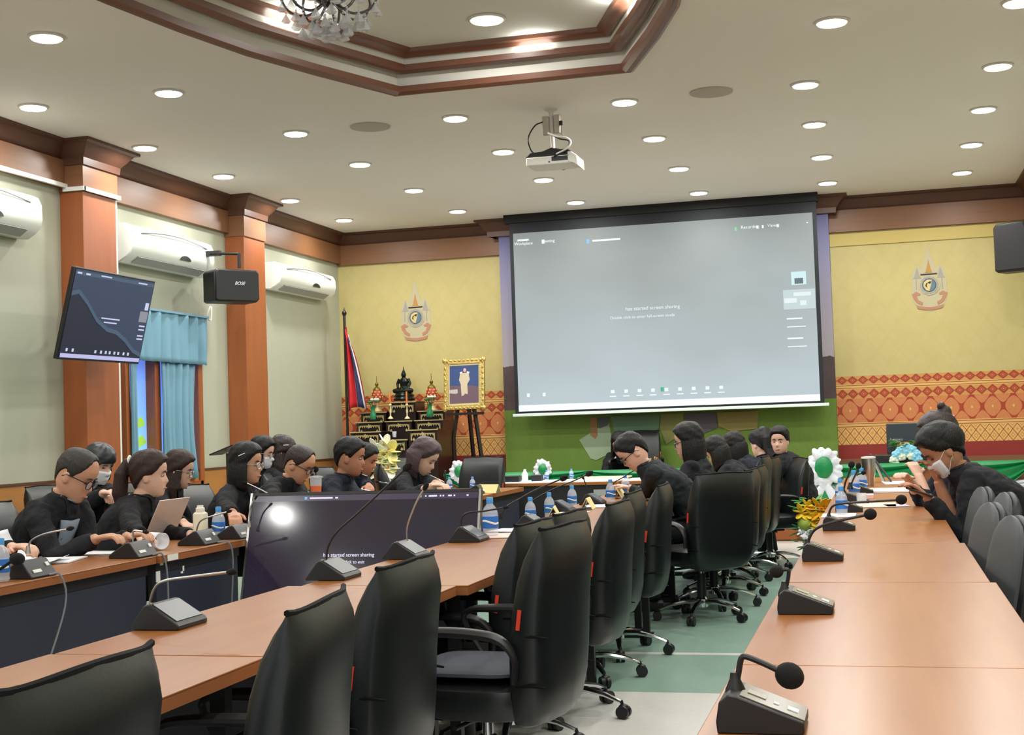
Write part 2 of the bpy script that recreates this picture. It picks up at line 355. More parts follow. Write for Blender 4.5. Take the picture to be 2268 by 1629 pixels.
# panel joints on the sage wall
# window with frame, view film and curtains
wy0, wy1 = 10.97, 12.37
fr_ = M().bb(WX0-.12, WX0+.05, wy0-.02, wy0+.05, .80, 2.5).bb(WX0-.12, WX0+.05, wy1-.06, wy1+.03, .80, 2.5).bb(WX0-.12, WX0+.05, wy0, wy1, 2.43, 2.5).bb(WX0-.12, WX0+.03, 11.50, 11.60, .85, 2.45).bb(WX0-.12, WX0+.05, wy0, wy1, .80, .87)
wf = struct(fr_.build('window_1', wood_col, bevel=.004))
pm = bpy.data.materials.new('window_view_film'); pm.use_nodes = True; T = NT(pm); b = pm.node_tree.nodes['Principled BSDF']
v, x, y, z = T.pos(); cl = T.noise(v, 3.0, (1, 1, 1.6), 5)
c = T.mix(T.m('MULTIPLY', T.m('SUBTRACT', z, .9), .8), lin((120, 180, 236)), lin((96, 122, 214)))
c = T.mix(T.m('GREATER_THAN', T.m('ADD', cl, T.m('MULTIPLY', T.m('SUBTRACT', 1.32, z), .5)), .66), c, lin((206, 226, 246)))
T.l.new(c, b.inputs['Base Color']); T.l.new(c, b.inputs['Emission Color']); b.inputs['Emission Strength'].default_value = .75
g = M().bb(WX0-.08, WX0-.07, wy0, wy1, .85, 2.45).build('pane', pm, parent=wf)
fl = M()
for (py, pz, ln, dr) in ((11.46, 1.44, .20, -1), (11.48, 1.27, .26, -1)):
    pts = []
    for i in range(9):
        t = i/8; pts.append((py+dr*ln*t*.8, pz+.10*math.sin(t*2.6)-ln*.55*t*t))
    fl.prism([(a-py, c_-pz) for a, c_ in pts]+[(a-py, c_-pz-.10*math.sin(math.pi*min(1, i/8+.02))) for i, (a, c_) in reversed(list(enumerate(pts)))], 0, .004, o=(WX0-.068, py, pz), ax=(V(0, 1, 0), V(1, 0, 0), V(0, 0, 1)))
fl.build('palm_frond', mat('frond_green', (150, 196, 70), .6, emit=((150, 196, 70), .35)), parent=wf)
def drape(name, y0, y1, z0, z1, X, amp, n, parent=None, pinch=0, lab=None):
    q = M(); rows = 10; N = n*8; g0 = []
    for i in range(rows+1):
        t = i/rows; zz = z1+(z0-z1)*t; r = []
        for j in range(N+1):
            s_ = j/N; yy = y0+(y1-y0)*s_; yc = y1 if pinch > 0 else y0
            yy = yy+(yc-yy)*abs(pinch)*math.sin(math.pi*min(1, t*1.0))*.5
            r.append((X+amp*math.sin(2*math.pi*n*s_+1.3*math.sin(5*s_)+.4*t)*(.5+.5*t)+amp*.4*math.sin(17*s_*n/4+3*t), yy, zz))
        g0.append(r)
    fs = [(i*(N+1)+j, i*(N+1)+j+1, (i+1)*(N+1)+j+1, (i+1)*(N+1)+j) for i in range(rows) for j in range(N)]
    q.add([p for r in g0 for p in r], fs); o = q.build(name, curtm, parent=parent)
    s = o.modifiers.new('s', 'SOLIDIFY'); s.thickness = .006
    return o
tag(drape('curtain', 11.0, 11.12, .9, 2.42, WX0+.06, .012, 3), 'narrow blue curtain at the left edge of the tall window', 'curtain')
tag(drape('curtain', 11.56, 12.24, .9, 2.05, WX0+.06, .025, 6, pinch=-.18), 'wide pleated blue curtain tied over the right half of the window', 'curtain')
vl = drape('valance', 10.95, 12.42, 2.02, 2.50, WX0+.10, .022, 9); tag(vl, 'blue gathered valance across the top of the window', 'curtain')
M().bb(WX0+.06, WX0+.125, 10.95, 12.42, 2.49, 2.51).build('curtain_rod', curtm, parent=vl)
# mural on a shallow box behind the screen
mx0, mx1, my = -4.40, -.48, 15.95
mu = bpy.data.materials.new('mural_print'); mu.use_nodes = True; T = NT(mu); b = mu.node_tree.nodes['Principled BSDF']
v, x, y, z = T.pos(); nn = T.noise(v, 2.6, (1, 1, .2), 4)
sky = T.mix(T.m('MULTIPLY', T.m('SUBTRACT', z, 2.1), .65), lin((168, 160, 168)), lin((106, 108, 152)))
ridge = T.m('MULTIPLY_ADD', nn, .5, 1.75)
c = T.mix(T.m('LESS_THAN', z, ridge), sky, T.mix(T.noise(v, 9), lin((92, 74, 76)), lin((70, 58, 56))))
grs = T.mix(T.noise(v, 50, (1, 1, .6)), lin((106, 138, 52)), lin((92, 122, 40)))
c = T.mix(T.m('LESS_THAN', z, 1.50), c, grs); T.l.new(c, b.inputs['Base Color']); b.inputs['Roughness'].default_value = .7
mw = M().bb(mx0, mx1, my, WY1-.002, .5, ZC-.18).build('photo_mural', mu, smooth=False)
tag(mw, 'large printed mural of green field, hills and sky behind the projection screen', 'mural')
FS = [0]
def flatshape(pts, m, name, Y, parent, th=.004, k=0):
    w3 = [ony(px, py, Y) for px, py in pts]
    FS[0] += .0015; q = M(); q.prism([(p[0], p[2]) for p in w3], Y-th-FS[0], Y, o=(0, 0, 0)); q.v = [(a, b2, c2) for a, b2, c2 in q.v]
    return q.build(name, m, parent=parent, smooth=False)
YM = my-.003
flatshape([(1283, 975), (1348, 935), (1362, 1000), (1320, 1020), (1308, 1016)], mat('mural_map', (150, 172, 140), .7), 'printed_map', YM, mw)
flatshape([(1308, 925), (1322, 925), (1324, 965), (1319, 973), (1308, 965)], mat('mural_hand', (150, 112, 76), .7), 'printed_hand', YM, mw)
flatshape([(1324, 925), (1350, 925), (1347, 942), (1328, 950)], mat('mural_jeans', (84, 94, 96), .7), 'printed_clothes', YM, mw)
flatshape([(1352, 923), (1462, 918), (1460, 950), (1448, 957), (1420, 958), (1362, 962)], mat('mural_teal', (100, 134, 104), .7), 'printed_clothes', YM, mw)
flatshape([(1464, 918), (1514, 916), (1512, 960), (1476, 985), (1462, 950)], mat('mural_olive', (132, 136, 76), .7), 'printed_clothes', YM, mw)
flatshape([(1516, 916), (1585, 914), (1590, 948), (1560, 960), (1520, 945)], mat('mural_purple', (92, 88, 96), .7), 'printed_clothes', YM, mw)
flatshape([(1588, 914), (1680, 911), (1678, 950), (1620, 956), (1592, 945)], mat('mural_gold', (138, 128, 70), .7), 'printed_clothes', YM, mw)
# projection screen
YS = 15.6
def scr(px, py): return ony(px, py, YS)
a0, a1, a2, a3 = scr(1110, 492), scr(1803, 436), scr(1828, 903), scr(1132, 932)
sx0, sx1, sz0, sz1 = -4.17, -.595, 1.425, 3.735
ps = empty('projection_screen', ((sx0+sx1)/2, YS, sz0)); tag(ps, 'large lowered projection screen showing a pale grey video meeting window', 'projection screen')
O = ((sx0+sx1)/2, YS, sz0)
M().bb(sx0, sx1, YS+.004, YS+.012, sz0+.02, sz1).build('black_border', mat('screen_border', (14, 20, 26), .7), parent=ps, org=O, smooth=False)
M().bb(sx0-.03, sx1+.05, YS-.01, YS+.03, sz0-.01, sz0+.025).build('weight_bar', mat('screen_bar', (215, 232, 228), .4), parent=ps, org=O, bevel=.004)
M().bb(sx0-.06, sx1+.02, YS-.03, YS+.12, 3.72, ZC).build('housing', black_mat, parent=ps, org=O)
ix0, ix1, iz0, iz1 = -4.125, -.64, 1.475, 3.595
sm_ = bpy.data.materials.new('projected_image'); sm_.use_nodes = True; T = NT(sm_); b = sm_.node_tree.nodes['Principled BSDF']
v, x, y, z = T.pos(); nn = T.noise(v, .7, (1, 1, 1.6), 2)
t = T.m('ADD', T.m('MULTIPLY', T.m('SUBTRACT', 3.5, z), .55), T.m('MULTIPLY_ADD', nn, .7, -.4)); cl = T.node('ShaderNodeClamp'); T.l.new(t, cl.inputs[0])
c = T.mix(cl.outputs[0], lin((118, 126, 126)), lin((172, 188, 196)))
T.l.new(c, b.inputs['Emission Color']); b.inputs['Emission Strength'].default_value = .76; b.inputs['Base Color'].default_value = lin((84, 86, 86)); b.inputs['Roughness'].default_value = .9
img = M().bb(ix0, ix1, YS, YS+.004, iz0, iz1).build('screen_image', sm_, parent=ps, org=O, smooth=False)
def em(name, c, s=.85): return mat(name, (14, 14, 16), .5, emit=(c, s))
ew = em('screen_white', (226, 238, 240), 1.0)
def ui(q, x0, x1, z0, z1, th=.003): q.bb(ix0+(ix1-ix0)*x0, ix0+(ix1-ix0)*x1, YS-th, YS, iz1+(iz0-iz1)*z0, iz1+(iz0-iz1)*z1)
q = M(); ui(q, 0, 1, .965, 1.0); q.build('taskbar', ew, parent=img, org=O, smooth=False)
uf = em('screen_faint', (216, 226, 228), 1.0)
def stext(s_, fx, fz, size, m=uf): text_mesh('screen_text', s_, size, m, (ix0+(ix1-ix0)*fx, YS-.003, iz1+(iz0-iz1)*fz), (1, 0, 0), (0, 0, 1), parent=img, org=O)
stext('Workplace', .036, .06, .05, ew); stext('Meeting', .122, .055, .05, ew); stext('Recording', .80, .055, .05, ew); stext('View', .87, .055, .05)
stext('has started screen sharing', .47, .46, .06, uf); stext('Double click to enter full-screen mode', .435, .505, .048, uf)
q = M(); ui(q, .255, .265, .06, .085); q.build('share_icon', em('icon_blue', (120, 180, 225)), parent=img, org=O)
uiq = lambda *a: (lambda q_: (ui(q_, *a), q_.build('screen_icon', uf, parent=img, org=O)))(M())
uiq(.275, .37, .066, .076); uiq(.015, .055, .035, .045); uiq(.10, .11, .045, .068); uiq(.82, .826, .05, .066); uiq(.838, .844, .05, .066); uiq(.885, .893, .05, .066); uiq(.98, .986, .05, .055)
uiq(.905, .955, .555, .563); uiq(.905, .965, .60, .605); uiq(.905, .955, .66, .668); uiq(.905, .965, .705, .71)
for i in range(9): uiq(.32+.045*i, .332+.045*i, .90, .918); uiq(.315+.045*i, .337+.045*i, .932, .938)
uiq(.03, .04, .90, .92); uiq(.085, .095, .90, .92)
q = M(); ui(q, .72+.03, .757, .05, .07); q.build('shield_icon', em('icon_green', (120, 210, 150)), parent=img, org=O)
q = M(); ui(q, .487, .497, .895, .918); q.build('share_button', em('icon_green2', (60, 170, 130)), parent=img, org=O)
q = M(); ui(q, .925, .972, .31, .38); q.build('video_tile', em('tile_a', (200, 230, 232)), parent=img, org=O)
q = M(); ui(q, .897, .998, .405, .51); tl = q.build('video_tile', em('tile_b', (190, 206, 208)), parent=img, org=O)
q = M(); ui(q, .90, .94, .45, .475, .005); ui(q, .93, .985, .42, .44, .005); ui(q, .95, .97, .465, .49, .005); q.build('tile_picture', em('tile_c', (222, 232, 232)), parent=img, org=O)
q = M(); ui(q, .935, .962, .345, .375, .005); q.build('tile_picture', em('tile_d', (100, 124, 130), .6), parent=img, org=O)
# downlights
dlm = mat('lamp_diffuser', (255, 255, 250), .5, emit=((255, 252, 244), 6.0))
bez = mat('lamp_bezel', (205, 202, 195), .5)
def downlight(x, y, z=ZC, r=.085, lab=None, pw=LAMP_W, lit=True, first=[None]):
    if first[0] is None:
        t = empty('downlight', (x, y, z)); first[0] = t
        M().lathe((0, 0, 0), [(.112, -.001), (.112, -.008), (.10, -.014), (.088, -.012)], 24).build('bezel', bez, parent=t)
        M().lathe((0, 0, 0), [(.088, -.012), (.09, -.020), (.0, -.024)], 24).build('diffuser', dlm, parent=t)
    else: t = copy_tree(first[0]); t.location = (x, y, z)
    s = r/.085; t.scale = (s, s, 1)
    tag(t, lab, 'ceiling light', 'recessed ceiling lights')
    l = bpy.data.lights.new('downlight_lamp', 'AREA'); l.shape = 'DISK'; l.size = .16; l.energy = pw; l.color = (1, .985, .95)
    lo = bpy.data.objects.new('downlight_lamp', l); COL.objects.link(lo); lo.location = (x, y, z-.032)
    return t
gx = [-6.03, -4.62, -3.22, -1.83, -.44, .94]; gy = [-2.0, -.4, 1.2, 2.7, 4.25, 5.8, 7.35, 8.86, 10.47, 11.93, 13.47, 15.0]
gap = {(-4.62, 8.86), }
cn = ['against the left wall', 'second column from the left wall', 'third column from the left wall', 'third column from the right wall', 'second column from the right wall', 'against the right wall']
rn = {15.0: 'row closest to the back wall', 13.47: 'second row from the back wall', 11.93: 'third row from the back wall', 10.47: 'fourth row from the back wall', 8.86: 'fifth row from the back wall', 7.35: 'sixth row from the back wall', 5.8: 'seventh row from the back wall', 4.25: 'eighth row from the back wall', 2.7: 'ninth row from the back wall', 1.2: 'tenth row from the back wall', -.4: 'eleventh row from the back wall', -2.: 'twelfth row from the back wall'}
for iy, yy in enumerate(gy):
    for ix, xx in enumerate(gx):
        if abs(xx-cx) < 1.9 and (abs(yy-cyy) < 4.0 or yy < 2): continue
        if ix == 1 and yy < 2: continue
        X2 = xx
        if yy in (8.86, 7.35) and ix == 4: X2 = -.19
        if yy in (8.86, 7.35) and ix == 1: X2 = -4.9
        if ix == 0 and yy == 7.35: continue
        downlight(X2, yy, lab='round recessed ceiling light, '+cn[ix]+', '+rn.get(yy, 'behind the camera'))
p = onz(1078, 41, 4.09); downlight(p[0], p[1], 4.089, .10, lab='round recessed light inside the raised ceiling tray, seen right of the chandelier')
for (x_, y_, w_) in ((*onz(648, 45, 4.03)[:2], ''), (*onz(1185, 103, 4.03)[:2], ''), (*onz(1388, 8, 4.03)[:2], '')):
    l = bpy.data.lights.new('tray_cove_lamp', 'AREA'); l.shape = 'DISK'; l.size = .30; l.energy = 2.2; l.color = (.97, 1, .96)
    lo = bpy.data.objects.new('tray_cove_lamp', l); COL.objects.link(lo); lo.location = (x_, y_, 3.985); lo.rotation_euler[0] = math.pi
for (px, py), wh in (((820, 280), 'left of the ceiling projector'), ((1575, 203), 'right of the ceiling projector')):
    p = onz(px, py, ZC); t = M().lathe((p[0], p[1], ZC), [(.165, 0), (.165, -.010), (.15, -.014), (.0, -.012)], 32).build('ceiling_speaker', mat('speaker_grille', (176, 170, 160), .8), org=(p[0], p[1], ZC))
    tag(t, 'round beige ceiling speaker grille '+wh, 'speaker', 'ceiling speakers')
# ================================================================ wall equipment
def aircon(y0, y1, z0, z1, lab):
    L = y1-y0; Hh = z1-z0; t = empty('air_conditioner', (WX0, y0, z0)); tag(t, lab, 'air conditioner', 'wall air conditioners on the left wall')
    prof = [(0, 0), (.10, -.01), (.17, .03), (.215, .07), (.235, .14), (.23, Hh*.75), (.20, Hh*.93), (.15, Hh), (0, Hh)]
    q = M(); q.loft([[V(a, yy, b_) for a, b_ in prof] for yy in (0, L)]); q.build('body', whitepl, parent=t, bevel=.012)
    q = M(); q.box((.165, L*.5, .022), (.09, L*.80, .012), ax=(unit(V(.8, 0, .55)), V(0, 1, 0), unit(V(-.55, 0, .8)))); q.build('louver', mat('ac_grey', (150, 154, 148), .5), parent=t)
    q = M(); q.box((.150, L*.5, .016), (.05, L*.78, .016), ax=(unit(V(.8, 0, .55)), V(0, 1, 0), unit(V(-.55, 0, .8)))); q.build('air_outlet', black_mat, parent=t)
    arc = [V(.2335, L*(.10+.8*i/16), Hh*.76+.045*math.sin(math.pi*i/16)) for i in range(17)]; M().tube(arc, .005, 6).build('panel_groove', mat('ac_shadow', (120, 124, 118), .6), parent=t)
    q = M(); q.prism([(L*.62+.10*math.cos(a_), .095+.045*math.sin(a_)*(1 if a_ < math.pi else 0)) for a_ in [math.pi*i/10 for i in range(11)]], 0, .006, o=(.232, 0, 0), ax=(V(0, 1, 0), V(1, 0, 0), V(0, 0, 1)))
    q.build('display_window', black_pl, parent=t); return t
aircon(10.80, 12.36, 2.90, 3.24, 'white split air conditioner above the blue curtained window')
aircon(7.85, 9.46, 2.93, 3.27, 'white split air conditioner cut off by the left edge of the photo')
aircon(13.93, 15.52, 2.93, 3.23, 'white split air conditioner nearest the back corner')
# wall television
t = empty('wall_television', (-5.95, 9.711, 2.280)); t.rotation_euler = (0, 0, 0)
def RmM(a, b_, c_): return Matrix.Rotation(a, 3, 'Z') @ Matrix.Rotation(b_, 3, 'X') @ Matrix.Rotation(c_, 3, 'Y')
TVM = RmM(R_(92.4), R_(14.07), R_(-.45))
t.rotation_euler = TVM.to_euler(); tag(t, 'flat television mounted on the left column, tilted down, showing a dark blue meeting screen', 'television')
k = 5.95/5.811*1.24; tw, th = k, k*.565
M().bb(-tw/2, tw/2, 0, .035, -th/2, th/2).build('casing', black_pl, parent=t, bevel=.004)
M().bb(-tw/2, tw/2, -.004, .03, th/2-.004, th/2+.003).build('top_bezel', steel, parent=t)
navy1 = em('tv_navy', (20, 32, 60), .55); navy2 = em('tv_slate', (52, 70, 100), .6); navy3 = em('tv_wave', (74, 98, 126), .6); tvtxt = em('tv_text', (190, 196, 225), .9)
sc_ = M().bb(-tw/2+.012, tw/2-.012, -.004, 0, -th/2+.012, th/2-.012).build('screen', navy1, parent=t, smooth=False)
def tvp(pts, m, name='wallpaper_shape', th_=.006): q = M(); q.prism([((a-.5)*(tw-.024), (.5-b_)*(th-.024)) for a, b_ in pts], -th_, -.004); return q.build(name, m, parent=sc_, smooth=False)
wv = [(0, .30), (.08, .27), (.2, .38), (.35, .56), (.5, .66), (.62, .68), (.75, .76), (.88, .88), (1, .93)]
tvp([(0, .0), (1, 0)]+wv[::-1], navy2)
tvp([(a, b_-.05) for a, b_ in wv]+[(a, b_) for a, b_ in wv[::-1]], navy3, th_=.007)
tvp([(0, .02), (1, .02), (1, .06), (0, .06)], navy3, th_=.0065)
def tvb(x0, x1, z0, z1, m=tvtxt, nm='screen_text'): tvp([(x0, z0), (x1, z0), (x1, z1), (x0, z1)], m, nm, .008)
tvb(.01, .99, .945, .99, em('tv_taskbar', (178, 178, 220), .9), 'taskbar')
tvb(.40, .63, .50, .515); tvb(.44, .60, .545, .56); tvb(.02, .07, .03, .05); tvb(.12, .17, .03, .05); tvb(.30, .43, .025, .04); tvb(.78, .90, .03, .045)
tvb(.93, .975, .26, .35, nm='video_tile'); tvb(.88, .985, .37, .50, em('tv_tile', (140, 140, 150), .8), 'video_tile')
for a in (.54, .585, .66, .70): tvb(.90, .975, a, a+.018)
for a in (.06, .13, .40, .47, .53, .58, .64, .69, .76, .82): tvb(a, a+.018, .885, .92)
ang_ = M().cyl((-6.38, 9.9, 2.3), (-6.1, 9.72, 2.3), .025); ang_.box((-6.375, 10.2, 2.3), (.02, .35, .35)); ang_.cyl((-6.37, 10.2, 2.3), (-6.12, 9.75, 2.3), .025)
tag(ang_.build('television_bracket', black_pl), 'black swing arm bracket holding the television to the column', 'bracket')
def vsub(a, b_): return V(a)-V(b_)
# box loudspeakers
def loudspeaker(c, w_, h_, d_, rz, lab, arm):
    t = empty('wall_loudspeaker', c, rz); tag(t, lab, 'speaker')
    q = M(); pts = [(-w_/2, h_*.42), (-w_/2, -h_*.46), (-w_/2+.03, -h_/2), (w_/2-.03, -h_*.5), (w_/2, -h_*.40), (w_/2, h_*.42), (w_/2-.03, h_/2), (-w_/2+.03, h_/2)]
    q.prism(pts, 0, d_); q.build('cabinet', black_pl, parent=t, bevel=.012)
    q = M(); q.prism([(a*.95, b_*.93) for a, b_ in pts], -.018, .001); q.build('grille', mat('speaker_mesh', (26, 27, 28), .7, bump=(500, .6, .002)), parent=t, bevel=.008)
    return t
sp = loudspeaker((-6.0, 12.10, 2.765), .48, .32, .26, R_(52), 'black box loudspeaker with a small logo hung on the second column', None)
text_mesh('logo', 'BOSE', .045, mat('logo_silver', (225, 225, 225), .3), (.02, -.019, .02), (1, 0, 0), (0, 0, 1), parent=sp, shear=.35)
q = M().cyl((-6.02, 12.2, 2.95), (-6.02, 12.2, 3.09), .018).cyl((-6.02, 12.2, 3.09), (-6.32, 12.18, 3.11), .014).box((-6.30, 12.2, 3.11), (.16, .05, .05)).cyl((-6.38, 12.2, 3.11), (-6.6, 12.2, 3.11), .016)
q.build('mounting_arm', black_pl).parent = sp; bpy.context.view_layer.update()
ar = bpy.data.objects['mounting_arm']; ar.matrix_parent_inverse = sp.matrix_world.inverted()
M().tube(curve([(-6.5, 12.5, 2.62), (-6.5, 12.42, 2.52), (-6.5, 12.5, 2.48), (-6.52, 12.56, 2.62)]), .01, 8).build('cable_loop', white, parent=sp).matrix_parent_inverse = sp.matrix_world.inverted()
sp2 = loudspeaker((1.40, 15.2, 3.02), .36, .52, .24, R_(-28), 'black box loudspeaker hanging at the right edge of the photo', None)
M().cyl((.10, .13, .22), (.22, .26, .24), .02).build('mounting_arm', black_pl, parent=sp2)
# ceiling projector
pj = empty('ceiling_projector', (-2.43, 10.5, ZC)); tag(pj, 'white and black ceiling projector on a short pole with loose cables', 'projector')
M().lathe((0, 0, 0), [(.055, 0), (.055, -.008), (.03, -.015), (.018, -.03)], 20).build('ceiling_plate', bez, parent=pj)
M().cyl((0, 0, -.02), (.008, 0, -.34), .018).build('pole', bez, parent=pj)
M().box((-.045, 0, -.13), (.055, .05, .15)).box((.05, 0, -.125), (.05, .05, .15)).build('power_box', mat('grey_beige', (178, 172, 160), .5), parent=pj, bevel=.008)
M().tube([(-.17, 0, -.385), (0, 0, -.34), (.16, 0, -.375)], [.02, .035, .02], 8).build('bracket', black_pl, parent=pj)
q = M().prism([(-.20, -.40), (-.155, -.36), (.14, -.345), (.185, -.375), (.185, -.40)], -.11, .12); q.build('top_cover', mat('projector_dark', (34, 38, 40), .5), parent=pj, bevel=.006)
q = M().bb(-.19, .17, -.12, .15, -.465, -.397); q.build('projector_body', white, parent=pj, bevel=.01)
q = M().prism([(.15, -.375), (.185, -.38), (.225, -.41), (.23, -.49), (.19, -.465), (.15, -.455)], -.125, .13); q.build('side_vent', white, parent=pj, bevel=.005)
M().bb(.02, .15, -.123, -.119, -.44, -.405).build('port_panel', black_pl, parent=pj)
M().cyl((-.0, -.122, -.445), (0, -.118, -.445), .007).build('screw_hole', black_pl, parent=pj)
M().cyl((.05, .15, -.43), (.05, .17, -.43), .035).build('lens', black_pl, parent=pj)
M().tube(curve([(-.06, -.02, -.10), (-.13, -.03, -.13), (-.185, -.04, -.23), (-.16, -.05, -.33), (-.11, -.06, -.37)]), .006, 6).build('cable', black_pl, parent=pj)
M().tube(curve([(-.02, -.05, -.20), (.06, -.08, -.24), (.14, -.1, -.26), (.18, -.12, -.30), (.15, -.13, -.35), (.06, -.13, -.39)]), .007, 6).build('cable', white, parent=pj)
M().tube(curve([(0, -.05, -.21), (.08, -.08, -.26), (.16, -.1, -.29), (.14, -.12, -.36), (.04, -.13, -.41)]), .006, 6).build('cable', black_pl, parent=pj)
M().box((.085, -.03, -.125), (.025, .02, .035)).cyl((.087, -.03, -.14), (.085, -.04, -.22), .003).build('plug', black_pl, parent=pj)
# chandelier
cb = ony(733, 84, 6.15)
ch = empty('chandelier', (cb[0], 6.15, 4.09)); tag(ch, 'crystal chandelier with glass drops hanging in the ceiling tray', 'chandelier')
zb = cb[2]-4.09
crys = mat('crystal', (205, 208, 212), .04, spec=.9, alpha=.62); silver = mat('dark_silver', (120, 120, 124), .2, metal=1)
M().cyl((0, 0, 0), (0, 0, zb+.16), .014).lathe((0, 0, zb+.16), [(.0, 0), (.05, .01), (.08, .03), (.06, .07), (.02, .10), (.05, .15), (.02, .18)], 18).build('stem', silver, parent=ch)
for i in range(8):
    a = 2*math.pi*i/8+.2; d = V(math.cos(a), math.sin(a), 0)
    M().tube(curve([V(0, 0, zb+.20), d*.10+V(0, 0, zb+.12), d*.19+V(0, 0, zb+.13), d*.24+V(0, 0, zb+.20), d*.23+V(0, 0, zb+.26)]), .007, 7).lathe(d*.23+V(0, 0, zb+.25), [(.008, 0), (.035, .01), (.04, .03), (.012, .03), (.01, .10)], 12).build('arm', silver, parent=ch)
drop = None
for i in range(44):
    if i < 12: rr, zz, a, s_ = .235, zb+.10+.02*(i % 2), 2*math.pi*i/12, .95
    elif i < 26: rr, zz, a, s_ = .17, zb+.03+.02*(i % 3), 2*math.pi*(i-12)/14+.2, 1.1
    elif i < 38: rr, zz, a, s_ = .09, zb+.005+.025*(i % 2), 2*math.pi*(i-26)/12+.1, 1.1
    else: rr, zz, a, s_ = .03, zb, 2*math.pi*(i-38)/6, 1.
    if drop is None:
        q = M().lathe((0, 0, 0), [(.003, .045), (.005, .04), (.026, .004), (.017, -.002), (.0, -.004)], 5)
        for b_ in range(3): q.sph((0, 0, .052+.016*b_), .006, 8, 6)
        drop = q.build('crystal_drop', crys, parent=ch, smooth=False); o = drop
    else: o = drop.copy(); COL.objects.link(o)
    o.location = (rr*math.cos(a), rr*math.sin(a), zz); o.scale = (s_,)*3
# emblems
def emblem(px, py, Y, lab, sc=1.):
    o3 = ony(px, py, Y); t = empty('wall_emblem', (o3[0], Y, o3[2])); tag(t, lab, 'emblem', 'emblems on the yellow wall')
    def P(pts, m, nm, th_=.004): q = M(); q.prism([(a*sc, b_*sc) for a, b_ in pts], -th_, 0); q.build(nm, m, parent=t, smooth=False)
    pale = mat('emblem_pale', (190, 180, 146), .6); grey = mat('emblem_grey', (160, 158, 146), .6); rib = mat('emblem_ribbon', (180, 130, 100), .6)
    P([(-.19, .13), (-.20, -.12), (-.16, -.24), (-.10, -.28), (0, -.31), (.10, -.28), (.16, -.24), (.20, -.12), (.19, .13), (.13, .24), (.08, .20), (.04, .32), (0, .48), (-.04, .32), (-.08, .20), (-.13, .24)], pale, 'backing', .002)
    for s in (-1, 1):
        P([(s*.13, .22), (s*.165, .10), (s*.185, .085), (s*.085, .085), (s*.10, .10)], grey, 'canopy', .005)
        P([(s*.14, .085), (s*.15, .085), (s*.15, -.05), (s*.14, -.05)], grey, 'pole', .005)
        P([(s*.20, -.10), (s*.15, -.07), (s*.10, -.10), (s*.12, -.12), (s*.15, -.11), (s*.13, -.17), (s*.08, -.20), (s*.09, -.235), (s*.15, -.20), (s*.18, -.15)], rib, 'ribbon', .007)
    P([(-.03, .17), (-.012, .24), (0, .30), (.012, .24), (.03, .17), (.04, .15), (-.04, .15)], mat('emblem_gold', (190, 138, 60), .5), 'crown', .007)
    P([(-.095, .135), (.095, .14), (.09, .125), (-.09, .12)], lensm, 'crown_band', .008)
    arcp = [(.14*math.cos(a), -.06-.21*abs(math.sin(a))) for a in [math.pi+math.pi*i/14 for i in range(15)]]
    P([(-.15, -.225)]+[(-.14+.02*i, -.27-.022*math.sin(math.pi*i/14)) for i in range(15)]+[(.15, -.225)]+[(.14-.02*i, -.235-.022*math.sin(math.pi*i/14)) for i in range(15)], rib, 'ribbon', .009)
    def disc(r, m, nm, th_, cx_=0, cz=0, k=1): P([(cx_+r*math.cos(2*math.pi*i/28), cz+r*k*math.sin(2*math.pi*i/28)) for i in range(28)], m, nm, th_)
    disc(.118, pale, 'ring', .009); disc(.105, grey, 'ring', .011); disc(.078, black_pl, 'medallion', .013); disc(.072, mat('emblem_blue', (92, 122, 138), .5), 'medallion_field', .014)
    P([(-.06, .035), (-.02, .065), (.035, .062), (.02, .03), (.0, .0), (.03, .035), (.0, -.07), (-.035, -.06), (-.065, -.01)], mat('emblem_cream', (214, 192, 130), .5), 'emblem_figure', .016)
    P([(-.045, -.01), (-.02, -.03), (-.03, .0), (-.01, .03), (-.035, .02)], black_pl, 'figure_detail', .018); P([(-.015, .035), (.02, .045), (.015, .02), (0, .015)], black_pl, 'figure_detail', .018)
emblem(921, 704, WY1-.001, 'pale crowned emblem on the yellow wall left of the screen', 1.0)
emblem(2058, 632, WY1-.001, 'pale crowned emblem on the yellow wall right of the screen', .97)
# portrait on its easel
YP = 15.15
c4 = [ony(*p, YP) for p in ((988, 800), (1073, 797), (1070, 902), (983, 908))]
pc = sum(c4)/4; pw_, ph_ = .50, .60
TA = R_(7)
t = empty('framed_portrait', tuple(pc)); t.rotation_euler[0] = -TA; t.rotation_euler[1] = R_(-0.6); tag(t, 'gold framed portrait of a standing figure in pale uniform on an easel', 'picture')
W2, H2 = .238, .278+.01
q = M()
for s in (-1, 1):
    q.box((s*(W2-.02), 0, 0), (.055, .04, 2*H2+.01)); q.box((0, 0, s*(H2-.02)), (2*W2, .04, .055))
    for s2 in (-1, 1): q.sph((s*(W2-.005), -.01, s2*(H2-.005)), (.035, .02, .035), 10, 6)
for i in range(9):
    for s in (-1, 1): q.sph((-W2+.03+2*(W2-.03)*i/8, -.015, s*(H2-.01)), (.022, .014, .016), 8, 5); q.sph((s*(W2-.01), -.015, -H2+.03+2*(H2-.03)*i/8), (.016, .014, .024), 8, 5)
q.build('frame', gold, parent=t, bevel=.006)
M().bb(-W2+.03, W2-.03, -.006, .01, -H2+.03, H2-.03).build('mount', mat('mount_beige', (214, 200, 150), .6), parent=t)
pic = M().bb(-.175, .175, -.009, 0, -.222, .222).build('picture', mat('picture_blue', (34, 70, 128), .35, noise=(6, (1, 1, 1), (24, 50, 100), 1.2)), parent=t)
def pp(pts, m, nm, th_=.011): q = M(); q.prism(pts, -th_, -.009); q.build(nm, m, parent=pic, smooth=False)
